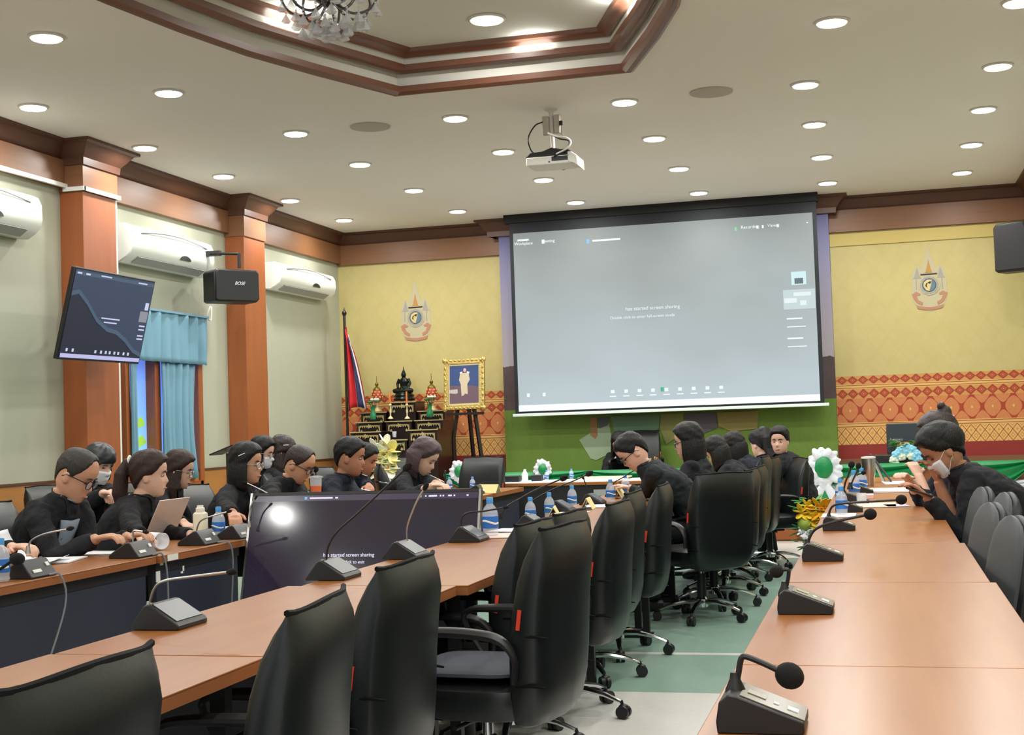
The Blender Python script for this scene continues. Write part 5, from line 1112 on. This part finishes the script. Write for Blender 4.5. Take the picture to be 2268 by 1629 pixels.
wedge_mic(-1.93, 9.2, 0, pl_([(1303, 1098), (1300, 1080), (1296, 1070), (1294, 1064), (1292, 1060)], 9.2), 'wedge microphone next to the small standing bottle in the middle row')
wedge_mic(-1.95, 10.2, 0, pl_([(1356, 1085), (1360, 1070), (1380, 1058), (1395, 1048), (1410, 1040)], 10.2), 'wedge microphone farthest away in the middle row, by the bending man')
cab = M()
FM = [(-3.40, 4.90, [(62, 1216), (70, 1198), (100, 1183), (152, 1172)], 4.88, 'wedge microphone on the left table nearest the photo edge, before the curled papers', .010),
      (-3.40, 5.72, [(295, 1208), (294, 1183), (298, 1176), (320, 1179)], 5.7, 'wedge microphone on the left table between the papers and the rolled sheet', .009),
      (-3.40, 6.36, [(434, 1190), (438, 1166), (452, 1150), (505, 1134)], 6.35, 'wedge microphone on the left table before the cream flask', .009),
      (-3.38, 6.60+.12, [(553, 1160), (554, 1130), (559, 1115), (566, 1104)], 6.62, 'wedge microphone at the television left edge', .007),
      (-3.42, 7.6, [(606, 1106), (590, 1092), (565, 1079), (545, 1070)], 7.6, 'microphone neck in front of the bobbed woman, base behind the television', .009),
      (-3.42, 8.6, [(700, 1094), (690, 1092), (670, 1089), (652, 1085)], 8.6, 'microphone neck in front of the man with shaved temples', .007),
      (-3.36, 9.6, [(832, 1092), (815, 1087), (780, 1080), (750, 1074)], 9.6, 'microphone neck in front of the man in navy shirt', .012),
      (-3.34, 10.4, [(922, 1082), (905, 1078), (870, 1073), (838, 1068)], 10.4, 'microphone neck just left of the small white cup', .010),
      (-3.30, 11.0, [(992, 1074), (975, 1064), (945, 1050), (915, 1038)], 11.0, 'long microphone neck crossing before the woman with the phone', .014)]
for x, y, nk, Y, lab, hr in FM: wedge_mic(x, y, 180, pl_(nk, Y), lab, head_r=hr, metal=True, rear=True)
tag(M().tube(curve([ony(0, 1262, 4.5), ony(20, 1248, 4.5), ony(28, 1243, 4.5)], 4), .006, 8).sph(ony(38, 1239, 4.5), (.030, .026, .024), 14, 10).build('gooseneck_microphone', foam), 'large black foam microphone head poking in at the left photo edge', 'microphone')
for (pts, lab) in (([(-3.32, 4.93, .757), (-3.28, 4.95, .75), (-3.27, 4.96, .62), (-3.29, 4.80, .30), (-3.25, 4.62, .06)], 'grey cable drooping from the microphone nearest the left photo edge'),
                   ([(-3.32, 5.75, .757), (-3.28, 5.78, .75), (-3.27, 5.80, .60), (-3.27, 5.78, .2)], 'thin cable hanging from the second microphone on the left table'), ([(-3.32, 6.40, .757), (-3.27, 6.43, .75), (-3.26, 6.45, .66), (-3.27, 6.44, .4)], 'thin cable hanging from the microphone before the cream flask')):
    tag(M().tube(curve(pts), .0045, 6).build('microphone_cable', mat('grey_cable', (120, 122, 126), .5)), lab, 'cable')
def desk_mic(x, y, neck, lab, r=.023, boot=True, neckr=.0055):
    t = empty('desk_microphone', (x, y, .75)); tag(t, lab, 'microphone', 'desk microphones on the right table')
    w_ = .135
    q = M(); q.prism([(0, 0), (-.002, .02), (.004, .055), (.02, .068), (.035, .066), (.15, .022), (.15, .004), (.146, 0)], 0, w_); q.build('base', black_pl, parent=t, bevel=.005)
    A = (unit(V(.115, 0, -.044)), V(0, 1, 0), unit(V(.044, 0, .115)))
    M().box((.095, w_/2, .0438), (.118, w_*.82, .003), ax=A).build('top_panel', mat('olive_panel', (92, 86, 70), .25), parent=t)
    M().box((.128, w_*.42, .0325), (.020, .026, .004), ax=A).build('talk_button', whitepl, parent=t); M().box((.100, w_*.40, .0435), (.010, .014, .0035), ax=A).build('small_button', whitepl, parent=t); M().box((.066, w_*.48, .0565), (.034, .03, .0033), ax=A).build('display', mat('lcd', (128, 124, 100), .3), parent=t)
    nl = [V(a)-V(x, y, .75) for a in curve(neck, 6)]
    M().lathe(nl[0]-V(0, 0, .012), [(.020, 0), (.018, .012), (.010, .030), (.008, .042)], 12).build('boot', black_pl, parent=t)
    M().tube(nl, neckr, 8).build('gooseneck', black_pl, parent=t)
    d = unit(nl[-1]-nl[-2]); s1 = unit(np.cross(d, V(0, 0, 1))); M().sph(nl[-1]+d*r*.9, (r*1.12, r*.98, r), 18, 12, ax=(d, s1, np.cross(s1, d))).build('foam_ball', foam, parent=t)
    return t
desk_mic(-.30, 2.42, pl_([(1629, 1527), (1636, 1490), (1640, 1466), (1645, 1456), (1658, 1457), (1690, 1470), (1724, 1486)], 2.49), 'desk microphone nearest the camera with a big black foam ball', r=.0235)
desk_mic(-.30, 3.89, pl_([(1738, 1312), (1744, 1290), (1747, 1268), (1742, 1262), (1732, 1264)], 3.95), 'desk microphone second from the camera, its foam ball bent to the left over the aisle', r=.018)
desk_mic(-.31, 5.31, pl_([(1789, 1212), (1793, 1192), (1805, 1174), (1830, 1162), (1868, 1152), (1916, 1142)], 5.38), 'desk microphone third from the camera, neck stretched level to the right', r=.022)
desk_mic(-.29, 6.72, pl_([(1836, 1152), (1838, 1132), (1850, 1119), (1890, 1114), (1986, 1108)], 6.78), 'desk microphone fourth from the camera, long flat neck reaching mid table', r=.024)
desk_mic(-.27, 8.0, pl_([(1868, 1092), (1872, 1070), (1878, 1055), (1884, 1036)], 8.05), 'desk microphone with an upright neck left of the bottles, ball raised highest', r=.019)
desk_mic(-.24, 8.7, pl_([(1883, 1080), (1890, 1062), (1898, 1045), (1900, 1038)], 8.75), 'desk microphone with an upright neck just right of its taller neighbour', r=.018)
desk_mic(-.22, 9.8, pl_([(1890, 1060), (1896, 1054), (1902, 1051), (1908, 1049)], 9.85), 'desk microphone behind the water bottles near the steel tumbler', r=.016)
# ================================================================ bottles, cups, papers
def bottle():
    t = empty('water_bottle', (0, 0, 0))
    M().lathe((0, 0, 0), [(.0, 0), (.027, .002), (.031, .010), (.029, .022), (.031, .032), (.031, .085), (.030, .095), (.024, .112), (.014, .124), (.012, .132)], 18).build('bottle_body', glass, parent=t)
    M().lathe((0, 0, .129), [(.0135, 0), (.0138, .020), (.012, .023), (.0, .023)], 14).build('cap', bluecap, parent=t)
    M().lathe((0, 0, .034), [(.0312, 0), (.0316, .002), (.0316, .044), (.0312, .046)], 18).build('label', bluelabel, parent=t)
    M().tube([(.0318*math.cos(a), .0318*math.sin(a), .057+.006*math.sin(a*2)) for a in [-2.6+2.2*i/10 for i in range(11)]], .004, 6).build('label_band', white, parent=t)
    return t
BT_ = bottle(); ub = [False]
def bot(px, py, X, lab, s=1., z=.75, Y=None):
    t = BT_ if not ub[0] else copy_tree(BT_); ub[0] = True
    p = onz(px, py, z)
    if 6.5 < p[1] < 8.3 and -2.3 < p[0] < -1.92: p[0] = -1.92
    t.location = tuple(p); t.scale = (s, s, s); t.rotation_euler[2] = rnd.random()*.8; tag(t, lab, 'bottle', 'water bottles')
t = bot(1046, 1190, 0, 'tall clear water bottle beside the television right corner', 1.3)
bot(1147, 1162, 0, 'blue capped water bottle on the middle table, nearer of the two beside the name card')
bot(1182, 1149, 0, 'blue capped water bottle on the middle table, farther of the two beside the name card')
bot(1268, 1126, 0, 'blue labelled water bottle between the two yellow name cards')
bot(1353, 1113, 0, 'blue labelled water bottle left of the bending man', 1.05)
bot(1386, 1097, 0, 'water bottle touching the bending man with a tilted cap')
bot(996, 1090, 0, 'water bottle just above the television right of the phone hands', .85)
bot(1047, 1087, 0, 'water bottle before the green swag above the television corner', .8)
bot(1211, 1066, 0, 'small water bottle in front of the small satin rosette', .72)
bot(1266, 1063, 0, 'small water bottle on the transverse table by the beige folder', .72)
bot(485, 1193, 0, 'blue labelled water bottle beside the cream flask', 1.12)
bot(234, 1128, 0, 'water bottle behind the man with glasses in the second row', .9)
bot(2, 1290, 0, 'water bottle cut by the left photo edge', 1.15)
bot(1865, 1142, 0, 'water bottle on the right table behind the fourth desk microphone', 1.05)
bot(1863, 1118, 0, 'water bottle second in the right table cluster', 1.05)
bot(1893, 1103, 0, 'water bottle with pink tinted body in the right table cluster', 1.2)
bot(1910, 1092, 0, 'water bottle nearest the steel tumbler', 1.15)
for px, py, lab in ((1112, 1067, 'white'), (1163, 1066, 'white')):
    p = onz(px, py, .756); tag(M().lathe((0, 0, 0), [(.03, 0), (.032, .01), (.032, .07), (.014, .10), (.014, .115), (.0, .118)], 16).build('sanitizer_bottle', mat('milky', (228, 230, 226), .4), loc=tuple(p)), 'small milky white bottle on the transverse table, %s of the pair' % ('left' if px < 1150 else 'right'), 'bottle')
p = onz(445, 1196, .75); t = empty('flask', tuple(p)); tag(t, 'cream square flask with a carrying cap on the left table', 'bottle')
M().lathe((0, 0, 0), [(.042, 0), (.046, .01), (.046, .135), (.038, .15)], 4, ax=(V(.7, .7, 0), V(-.7, .7, 0), V(0, 0, 1))).build('flask_body', mat('cream_plastic', (226, 220, 196), .4), parent=t, bevel=.012, smooth=True)
M().lathe((0, 0, .15), [(.024, 0), (.024, .018), (.02, .022)], 16).box((0, 0, .178), (.03, .016, .012)).build('cap', mat('cream_cap', (234, 230, 214), .4), parent=t)
# orange drink held up by a stand behind the left row
p = onx(700, 1085, -3.5); t = empty('drink_cup', (p[0], p[1], .75)); tag(t, 'tall clear cup of orange drink between the two men in the left row', 'cup')
M().lathe((0, 0, 0), [(.022, 0), (.024, .05), (.034, .20), (.036, .215)], 16).build('orange_drink', mat('orange_drink', (232, 122, 78), .3), parent=t); M().lathe((0, 0, .215), [(.036, 0), (.038, .05), (.046, .052), (.046, .06), (.02, .065)], 16).build('lid', glass, parent=t)
p = onx(699, 1040, -3.7); tag(M().sph(tuple(p), (.022, .02, .022), 12, 8).tube([p-V(0, 0, .015), V(p[0]+.02, p[1], .78)], .004, 6).lathe((p[0]+.02, p[1], .75), [(.05, 0), (.05, .02), (.01, .035)], 14).build('table_microphone', foam), 'black ball microphone standing behind the orange drink', 'microphone')
# laptop with silver lid
c0, c1 = onz(318, 1214, .752), onz(384, 1214, .752)
lc = onz(318, 1196, .76); t = empty('laptop', (lc[0], lc[1]+.165, .75), R_(0)); tag(t, 'open silver laptop seen from behind before the ponytailed woman', 'laptop')
M().bb(-.24, -.0, -.165, .165, .002, .016).build('keyboard_base', steel, parent=t, bevel=.003)
u_ = unit(V(.50, 0, 1)); M().box(V(-.0, 0, .012)+u_*.115, (.006, .33, .23), ax=(unit(np.cross(V(0, 1, 0), u_)), V(0, 1, 0), u_)).build('lid', mat('silver_lid', (214, 196, 186), .35, metal=.3), parent=t, bevel=.002)
def sheet(px, py, w_, l_, rz, lab, m=paper, z=.752, th=.004, nm='paper_sheets', cat='paper', dz=0):
    p = onz(px, py, z); return tag(M().box((0, 0, th/2), (w_, l_, th)).build(nm, m, loc=(p[0], p[1], z+dz), rz=R_(rz)), lab, cat)
# curled papers
def curl(name, c, rad, wid, a0, a1, rz, lab, m=paper):
    q = M(); n_ = 18; A = [a0+(a1-a0)*i/n_ for i in range(n_+1)]; vs = []
    for a in A:
        for s in (-1, 1): vs.append((rad*math.sin(R_(a))*1.0, s*wid/2, rad*(1-math.cos(R_(a)))))
    q.add(vs, [(2*i, 2*i+1, 2*i+3, 2*i+2) for i in range(n_)]); o = q.build(name, m, loc=c, rz=R_(rz)); s_ = o.modifiers.new('s', 'SOLIDIFY'); s_.thickness = .002; return tag(o, lab, 'paper')
p = onz(108, 1245, .757); curl('curled_papers', (p[0]-.02, p[1], .757), .20, .21, 25, -75, 20, 'raised page curling up from the papers near the left photo edge')
sheet(125, 1243, .20, .28, 15, 'stack of white papers lying by the wedge microphone nearest the left edge', th=.006)
sheet(205, 1226, .21, .30, 100, 'white papers under the mouse and hands of the man with glasses')
p = onz(345, 1216, .756); curl('rolled_paper', (p[0], p[1], .754), .042, .12, -170, 150, 60, 'rolled white sheet before the silver laptop')
p = onz(232, 1214, .757); tag(M().sph((0, 0, .012), (.055, .032, .02), 16, 8).build('computer_mouse', black_pl, loc=(p[0], p[1], .758), rz=.3), 'black computer mouse under the hand of the man with glasses', 'mouse')
sheet(440, 1203, .16, .24, 20, 'pinkish papers under the cream flask', pinkpaper, th=.003)
sheet(515, 1170, .20, .28, 10, 'white papers before the bobbed woman left of the television')
sheet(1100, 1188, .20, .28, 8, 'pink and white papers beyond the television right corner', pinkpaper); sheet(1125, 1178, .16, .20, -10, 'white papers on top of the pink ones beyond the television', paper, dz=.005)
sheet(1200, 1168, .18, .26, 5, 'white papers around the two water bottles of the middle row'); sheet(1262, 1138, .18, .26, -6, 'papers before the bottle between the name cards'); sheet(1330, 1122, .2, .3, 6, 'white papers left of the bending man')
sheet(1400, 1080, .2, .28, 8, 'white papers right under the face of the bending man', z=.752)
def card(px, py, rz, lab):
    p = onz(px, py, .75); q = M(); q.prism([(-.04, 0), (-.038, .0), (0, .068), (.038, 0), (.04, 0), (.002, .072), (-.002, .072)], -.10, .10); tag(q.build('name_card', yellowp, loc=(p[0], p[1], .752), rz=R_(rz)), lab, 'name card', 'folded yellow name cards')
card(1228, 1150, 10, 'folded pale yellow name card by the two water bottles'); card(1303, 1128, 5, 'folded pale yellow name card just behind the bottle between papers'); card(1083, 1093, 70, 'folded yellow name card at the end of the left tables, above the television'); card(1371, 1104, 0, 'folded yellow name card beside the bending man')
for px, py, lab in ((1062, 1088, 'small black mug at the television top right corner'), (940, 1100, '')):
    if lab: p = onz(px, py, .75); tag(M().lathe((0, 0, 0), [(.036, 0), (.038, .07), (.034, .07), (.03, .006)], 16).build('mug', black_pl, loc=tuple(p)), lab, 'cup')
p = onx(927, 1090, -3.2); tag(M().lathe((0, 0, 0), [(.028, 0), (.034, .09), (.03, .09), (.026, .004)], 16).build('white_cup', whitepl, loc=(p[0], p[1], .75)), 'small white paper cup standing before the woman with the phone', 'cup')
p = p11['arms'][1][2]; tag(M().box((0, 0, 0), (.012, .07, .14)).build('mobile_phone', black_pl, loc=(p[0]+.06, p[1]-.02, p[2]+.02), rz=.3, bevel=.004), 'dark phone in the hands of the woman with plum brown hair', 'phone')
p = onz(234, 1128, .75); t = empty('side_table', (p[0], p[1], 0)); tag(t, 'small dark side table of the second left row, under the water bottle', 'table'); M().box((0, 0, .735), (.4, .5, .028)).build('tabletop', wood_t, parent=t); M().cyl((0, 0, .02), (0, 0, .72), .03).build('post', black_pl, parent=t); M().box((0, 0, .012), (.34, .4, .024)).build('foot', black_pl, parent=t)
# phones / boxes on the transverse table
for px, py, w_, lab in ((1135, 1068, .16, 'small black box on the transverse table between white bottles'), (1190, 1066, .10, 'second small black box by the satin rosette')):
    p = onz(px, py, .756); tag(M().box((0, 0, .03), (w_, .10, .06)).build('black_box', black_pl, loc=tuple(p), bevel=.006), lab, 'box')
sheet(1340, 1059, .50, .30, 0, 'beige folder lying open on the transverse table', mat('beige_folder', (232, 218, 176), .7), z=.757, th=.012)
for px, py, lab in ((1130, 1071, 'small pale label plate on the black transverse table front, left'), (1330, 1092, 'small dark label plate on the black transverse table front, right')):
    p = ony(px, py, 12.74); tag(M().box((0, 0, 0), (.14, .008, .06)).build('label_plate', mat('label_grey', (150, 152, 150), .5), loc=(p[0], 12.762, min(p[2], .70))), lab, 'label')
# right table cluster
sheet(1858, 1143, .18, .26, 0, 'white tray papers before the bottle cluster on the right table'); sheet(1935, 1120, .26, .4, 0, 'long pale papers beyond the flat necked microphone', mat('cream_paper', (228, 208, 184), .7)); sheet(1985, 1121, .13, .20, 10, 'folded papers and pen beside the leaning woman', mat('lilac_paper', (214, 204, 222), .7))
sheet(1975, 1088, .30, .42, 0, 'open white document between the two women on the right table', paper, th=.012); sheet(2000, 1070, .3, .5, 4, 'far white papers near the tilted tablet', paper)
p = onz(1890, 1131, .752); tag(M().box((0, 0, .012), (.07, .10, .024)).build('tissue_pack', pinkpaper, loc=tuple(p), bevel=.004), 'small pink packet in front of the bottle cluster', 'box')
p = onz(1920, 1104, .752); tag(M().box((0, 0, .012), (.09, .12, .03)).build('snack_box', pinkpaper, loc=tuple(p), bevel=.004), 'pale pink snack box between bottles and papers', 'box')
p = onz(1909, 1118, .752); tag(M().lathe((0, 0, 0), [(.03, 0), (.032, .07), (.029, .07), (.026, .004)], 16).build('drinking_glass', glass, loc=tuple(p)), 'short clear glass on the right table', 'glass')
p = onz(1926, 1078, .75); t = empty('tumbler', tuple(p)); tag(t, 'tall stainless steel tumbler with a straw on the right table', 'cup')
M().lathe((0, 0, 0), [(.034, 0), (.036, .01), (.040, .07), (.050, .10), (.052, .215)], 20).build('tumbler_body', steel, parent=t); M().lathe((0, 0, .215), [(.055, 0), (.055, .012), (.02, .016)], 20).build('lid', whitepl, parent=t); M().cyl((0, 0, .22), (.0, 0, .33), .004).build('straw', mat('dark_red', (120, 40, 40), .5), parent=t)
p = onz(1975, 1068, .75); u_ = unit(V(-.62, .1, .9)); t = empty('tablet', tuple(p)); tag(t, 'dark tablet tilted on its white folding stand on the right table', 'tablet')
M().box(u_*.14, (.01, .26, .28), ax=(unit(np.cross(V(0, 1, 0), u_)), V(0, 1, 0), u_)).build('tablet_body', mat('slate', (44, 56, 68), .4), parent=t, bevel=.004); M().tube([(-.14, 0, .20), (-.06, 0, .0)], .012, 6).build('stand', whitepl, parent=t)
p = onz(2012, 1046, .78); tag(M().bb(-.30, .34, 0, .3, 0, .10).build('equipment_case', black_pl, loc=(p[0], 14.66, .78), bevel=.01), 'long black case on the head table under the blue flowers', 'case')
t = empty('monitor', (ony(2012, 985, 15.0)[0]-.02, 15.0, .78)); tag(t, 'dark monitor seen from behind over the blue flowers', 'monitor')
M().bb(-.20, .26, 0, .03, .10, .42).build('monitor_back', mat('monitor_slate', (44, 54, 60), .4), parent=t, bevel=.01); M().bb(-.03, .09, .01, .06, 0, .14).build('stand', black_pl, parent=t); text_mesh('monitor_logo', 'Lenovo', .042, mat('logo_grey', (190, 194, 196), .4), (-.10, -.002, .25), (1, 0, 0), (0, 0, 1), parent=t)
# ================================================================ flowers
def petal(q, c, d, ln, w_):
    d = unit(d); s = unit(np.cross(d, V(0, 0, 1))+1e-6); n_ = np.cross(s, d); q.sph(V(c)+d*ln*.5, (ln*.5, w_, .006), 8, 5, ax=(d, s, n_))
def lily(c, d, r, m, parent, org, nm='lily'):
    q = M(); d = unit(d); a1 = unit(np.cross(d, V(.1, .2, 1))); a2 = np.cross(d, a1)
    for i in range(6): a = i*math.pi/3; petal(q, c, d*.55+a1*math.cos(a)+a2*math.sin(a), r, r*.34)
    q.build(nm, m, parent=parent, org=org)
    M().sph(V(c)+d*r*.3, (r*.12,)*3, 7, 5).build('flower_centre', mat('orange_centre', (200, 130, 40), .6), parent=parent, org=org)
wl, yl = mat('white_petal', (234, 234, 216), .6), mat('yellow_petal', (232, 222, 140), .6)
ob = V(onz(850, 1078, .76)); ob = ony(852, 1052, 13.3); ob = V(ob[0], 13.3, .75)
t = empty('lily_bouquet', tuple(ob)); tag(t, 'bouquet of white and yellow lilies in a white vase', 'flowers')
ta = empty('plant_stand', (ob[0], ob[1]+.0, 0)); tag(ta, 'dark stand holding the white lily vase, hidden behind the left row', 'stand'); M().cyl((0, 0, 0), (0, 0, .745), .12, n=20).build('pedestal', lacquer, parent=ta)
M().lathe(ob, [(.06, 0), (.07, .02), (.055, .08), (.07, .17), (.08, .18)], 18).build('vase_body', whitepl, parent=t, org=ob)
for (px, py, r, m_) in ((838, 1002, .14, wl), (854, 985, .10, wl), (868, 1000, .13, yl), (833, 1024, .15, yl), (855, 1012, .12, wl), (868, 1020, .13, yl), (842, 1040, .12, wl), (862, 1037, .12, wl), (826, 1015, .10, wl), (850, 1027, .10, yl)):
    c_ = ony(px, py, 13.25+rnd.uniform(-.05, .05)); lily(c_, V(rnd.uniform(-.4, .4), -1, rnd.uniform(-.1, .4)), r*1.3, m_, t, ob)
    M().tube([c_, (c_+ob)/2+V(0, 0, .06), ob+V(0, 0, .15)], .006, 5).build('stem', leafm, parent=t, org=ob)
q = M()
for i in range(26): a = rnd.uniform(0, 6.28); petal(q, ob+V(.05*math.cos(a), .05*math.sin(a), rnd.uniform(.15, .38)), V(math.cos(a), math.sin(a)*.6, rnd.uniform(-.3, .6)), rnd.uniform(.12, .2), .025)
q.build('foliage', leafm, parent=t, org=ob)
# yellow arrangement standing on the aisle floor by the table end
fy = onz(1800, 1185, .0); yo = ony(1803, 1185, 11.6); yo = V(yo[0], 11.6, 0)
t = empty('yellow_bouquet', tuple(yo)); tag(t, 'yellow orchid and lily arrangement on a stand at the left side of the right tables', 'flowers')
M().lathe(yo, [(.14, 0), (.14, .03), (.03, .05), (.03, .20), (.10, .24)], 16).build('stand', black_pl, parent=t, org=yo)
ym, ym2, gm2 = mat('yellow_bright', (244, 206, 40), .6), mat('yellow_gold', (236, 176, 30), .6), mat('lime_ball', (178, 196, 84), .6)
q = M()
for i in range(90):
    a = rnd.uniform(0, 6.28); rr = rnd.uniform(.02, .14); petal(q, yo+V(rr*math.cos(a), rr*math.sin(a)*.7, rnd.uniform(.22, .62)), V(math.cos(a), math.sin(a)-.3, rnd.uniform(-.6, .5)), rnd.uniform(.06, .12), .016)
q.build('foliage', mat('leaf_bright', (70, 140, 50), .6), parent=t, org=yo)
for (px, py, r, m_) in ((1788, 1121, .07, ym), (1775, 1136, .09, ym), (1790, 1140, .07, ym), (1800, 1130, .06, ym), (1818, 1130, .13, ym2), (1830, 1126, .10, ym2), (1800, 1150, .09, ym), (1815, 1148, .08, ym2), (1806, 1162, .07, ym), (1828, 1142, .09, ym2)):
    lily(ony(px, py, 11.48), V(rnd.uniform(-.3, .3), -1, rnd.uniform(0, .5)), r, m_, t, yo, 'yellow_flower')
M().sph(ony(1782, 1160, 11.48), .06, 14, 10).build('green_bloom', gm2, parent=t, org=yo, disp=.01)
q = M()
for i in range(12): q.sph(ony(1778+rnd.uniform(-8, 30), 1178+rnd.uniform(-10, 16), 11.46), .014, 6, 5)
q.build('white_buds', paper, parent=t, org=yo)
# blue flowers
bo = ony(2008, 1040, 14.55); bo = V(bo[0], 14.72, .885); t = empty('blue_bouquet', tuple(bo)); tag(t, 'pale blue and white flowers in a tan pot on the head table', 'flowers')
M().lathe(bo, [(.07, 0), (.10, .03), (.11, .10), (.10, .12)], 16).build('pot', mat('tan_pot', (150, 124, 76), .6), parent=t, org=bo)
q = M()
for i in range(60): a = rnd.uniform(0, 6.28); petal(q, bo+V(.08*math.cos(a), .05*math.sin(a), rnd.uniform(.06, .13)), V(math.cos(a), math.sin(a), rnd.uniform(-.2, .3)), rnd.uniform(.06, .11), .02)
q.build('foliage', leafm, parent=t, org=bo)
bl, bw = mat('blue_petal', (130, 196, 222), .6), mat('mint_petal', (208, 222, 200), .6)
for i, (px, py) in enumerate(((1985, 1008), (1996, 997), (2008, 1000), (2020, 996), (2030, 1006), (2033, 1018), (1980, 1020), (2018, 1010), (1997, 1012), (2035, 1030), (1985, 1032), (2008, 992), (2025, 1012), (1990, 1004))):
    c_ = ony(px, py, 14.62); q = M()
    for k_ in range(5): a = k_*1.257+i; q.sph(c_+V(.022*math.cos(a), 0, .022*math.sin(a)), (.03, .02, .026), 8, 6)
    q.sph(c_+V(0, -.01, 0), (.02, .02, .02), 8, 6); q.build('blue_flower', bw if i in (6, 8, 9, 10, 7) else bl, parent=t, org=bo)
# dark music stand by the second column
ms = onx(503, 990, -5.6); t = empty('music_stand', (ms[0], ms[1], 0)); tag(t, 'black music stand seen edge on behind the bobbed woman', 'stand')
M().cyl((0, 0, .02), (0, 0, 1.15), .012).build('pole', black_pl, parent=t); M().box((0, 0, 1.18), (.24, .24, .012), ax=(unit(V(1, 0, .35)), V(0, 1, 0), unit(V(-.35, 0, 1)))).build('tray', black_pl, parent=t)
for i in range(3): a = i*2.1; M().tube([(0, 0, .16), (.28*math.cos(a), .28*math.sin(a), .01)], .008, 6).build('leg', black_pl, parent=t)
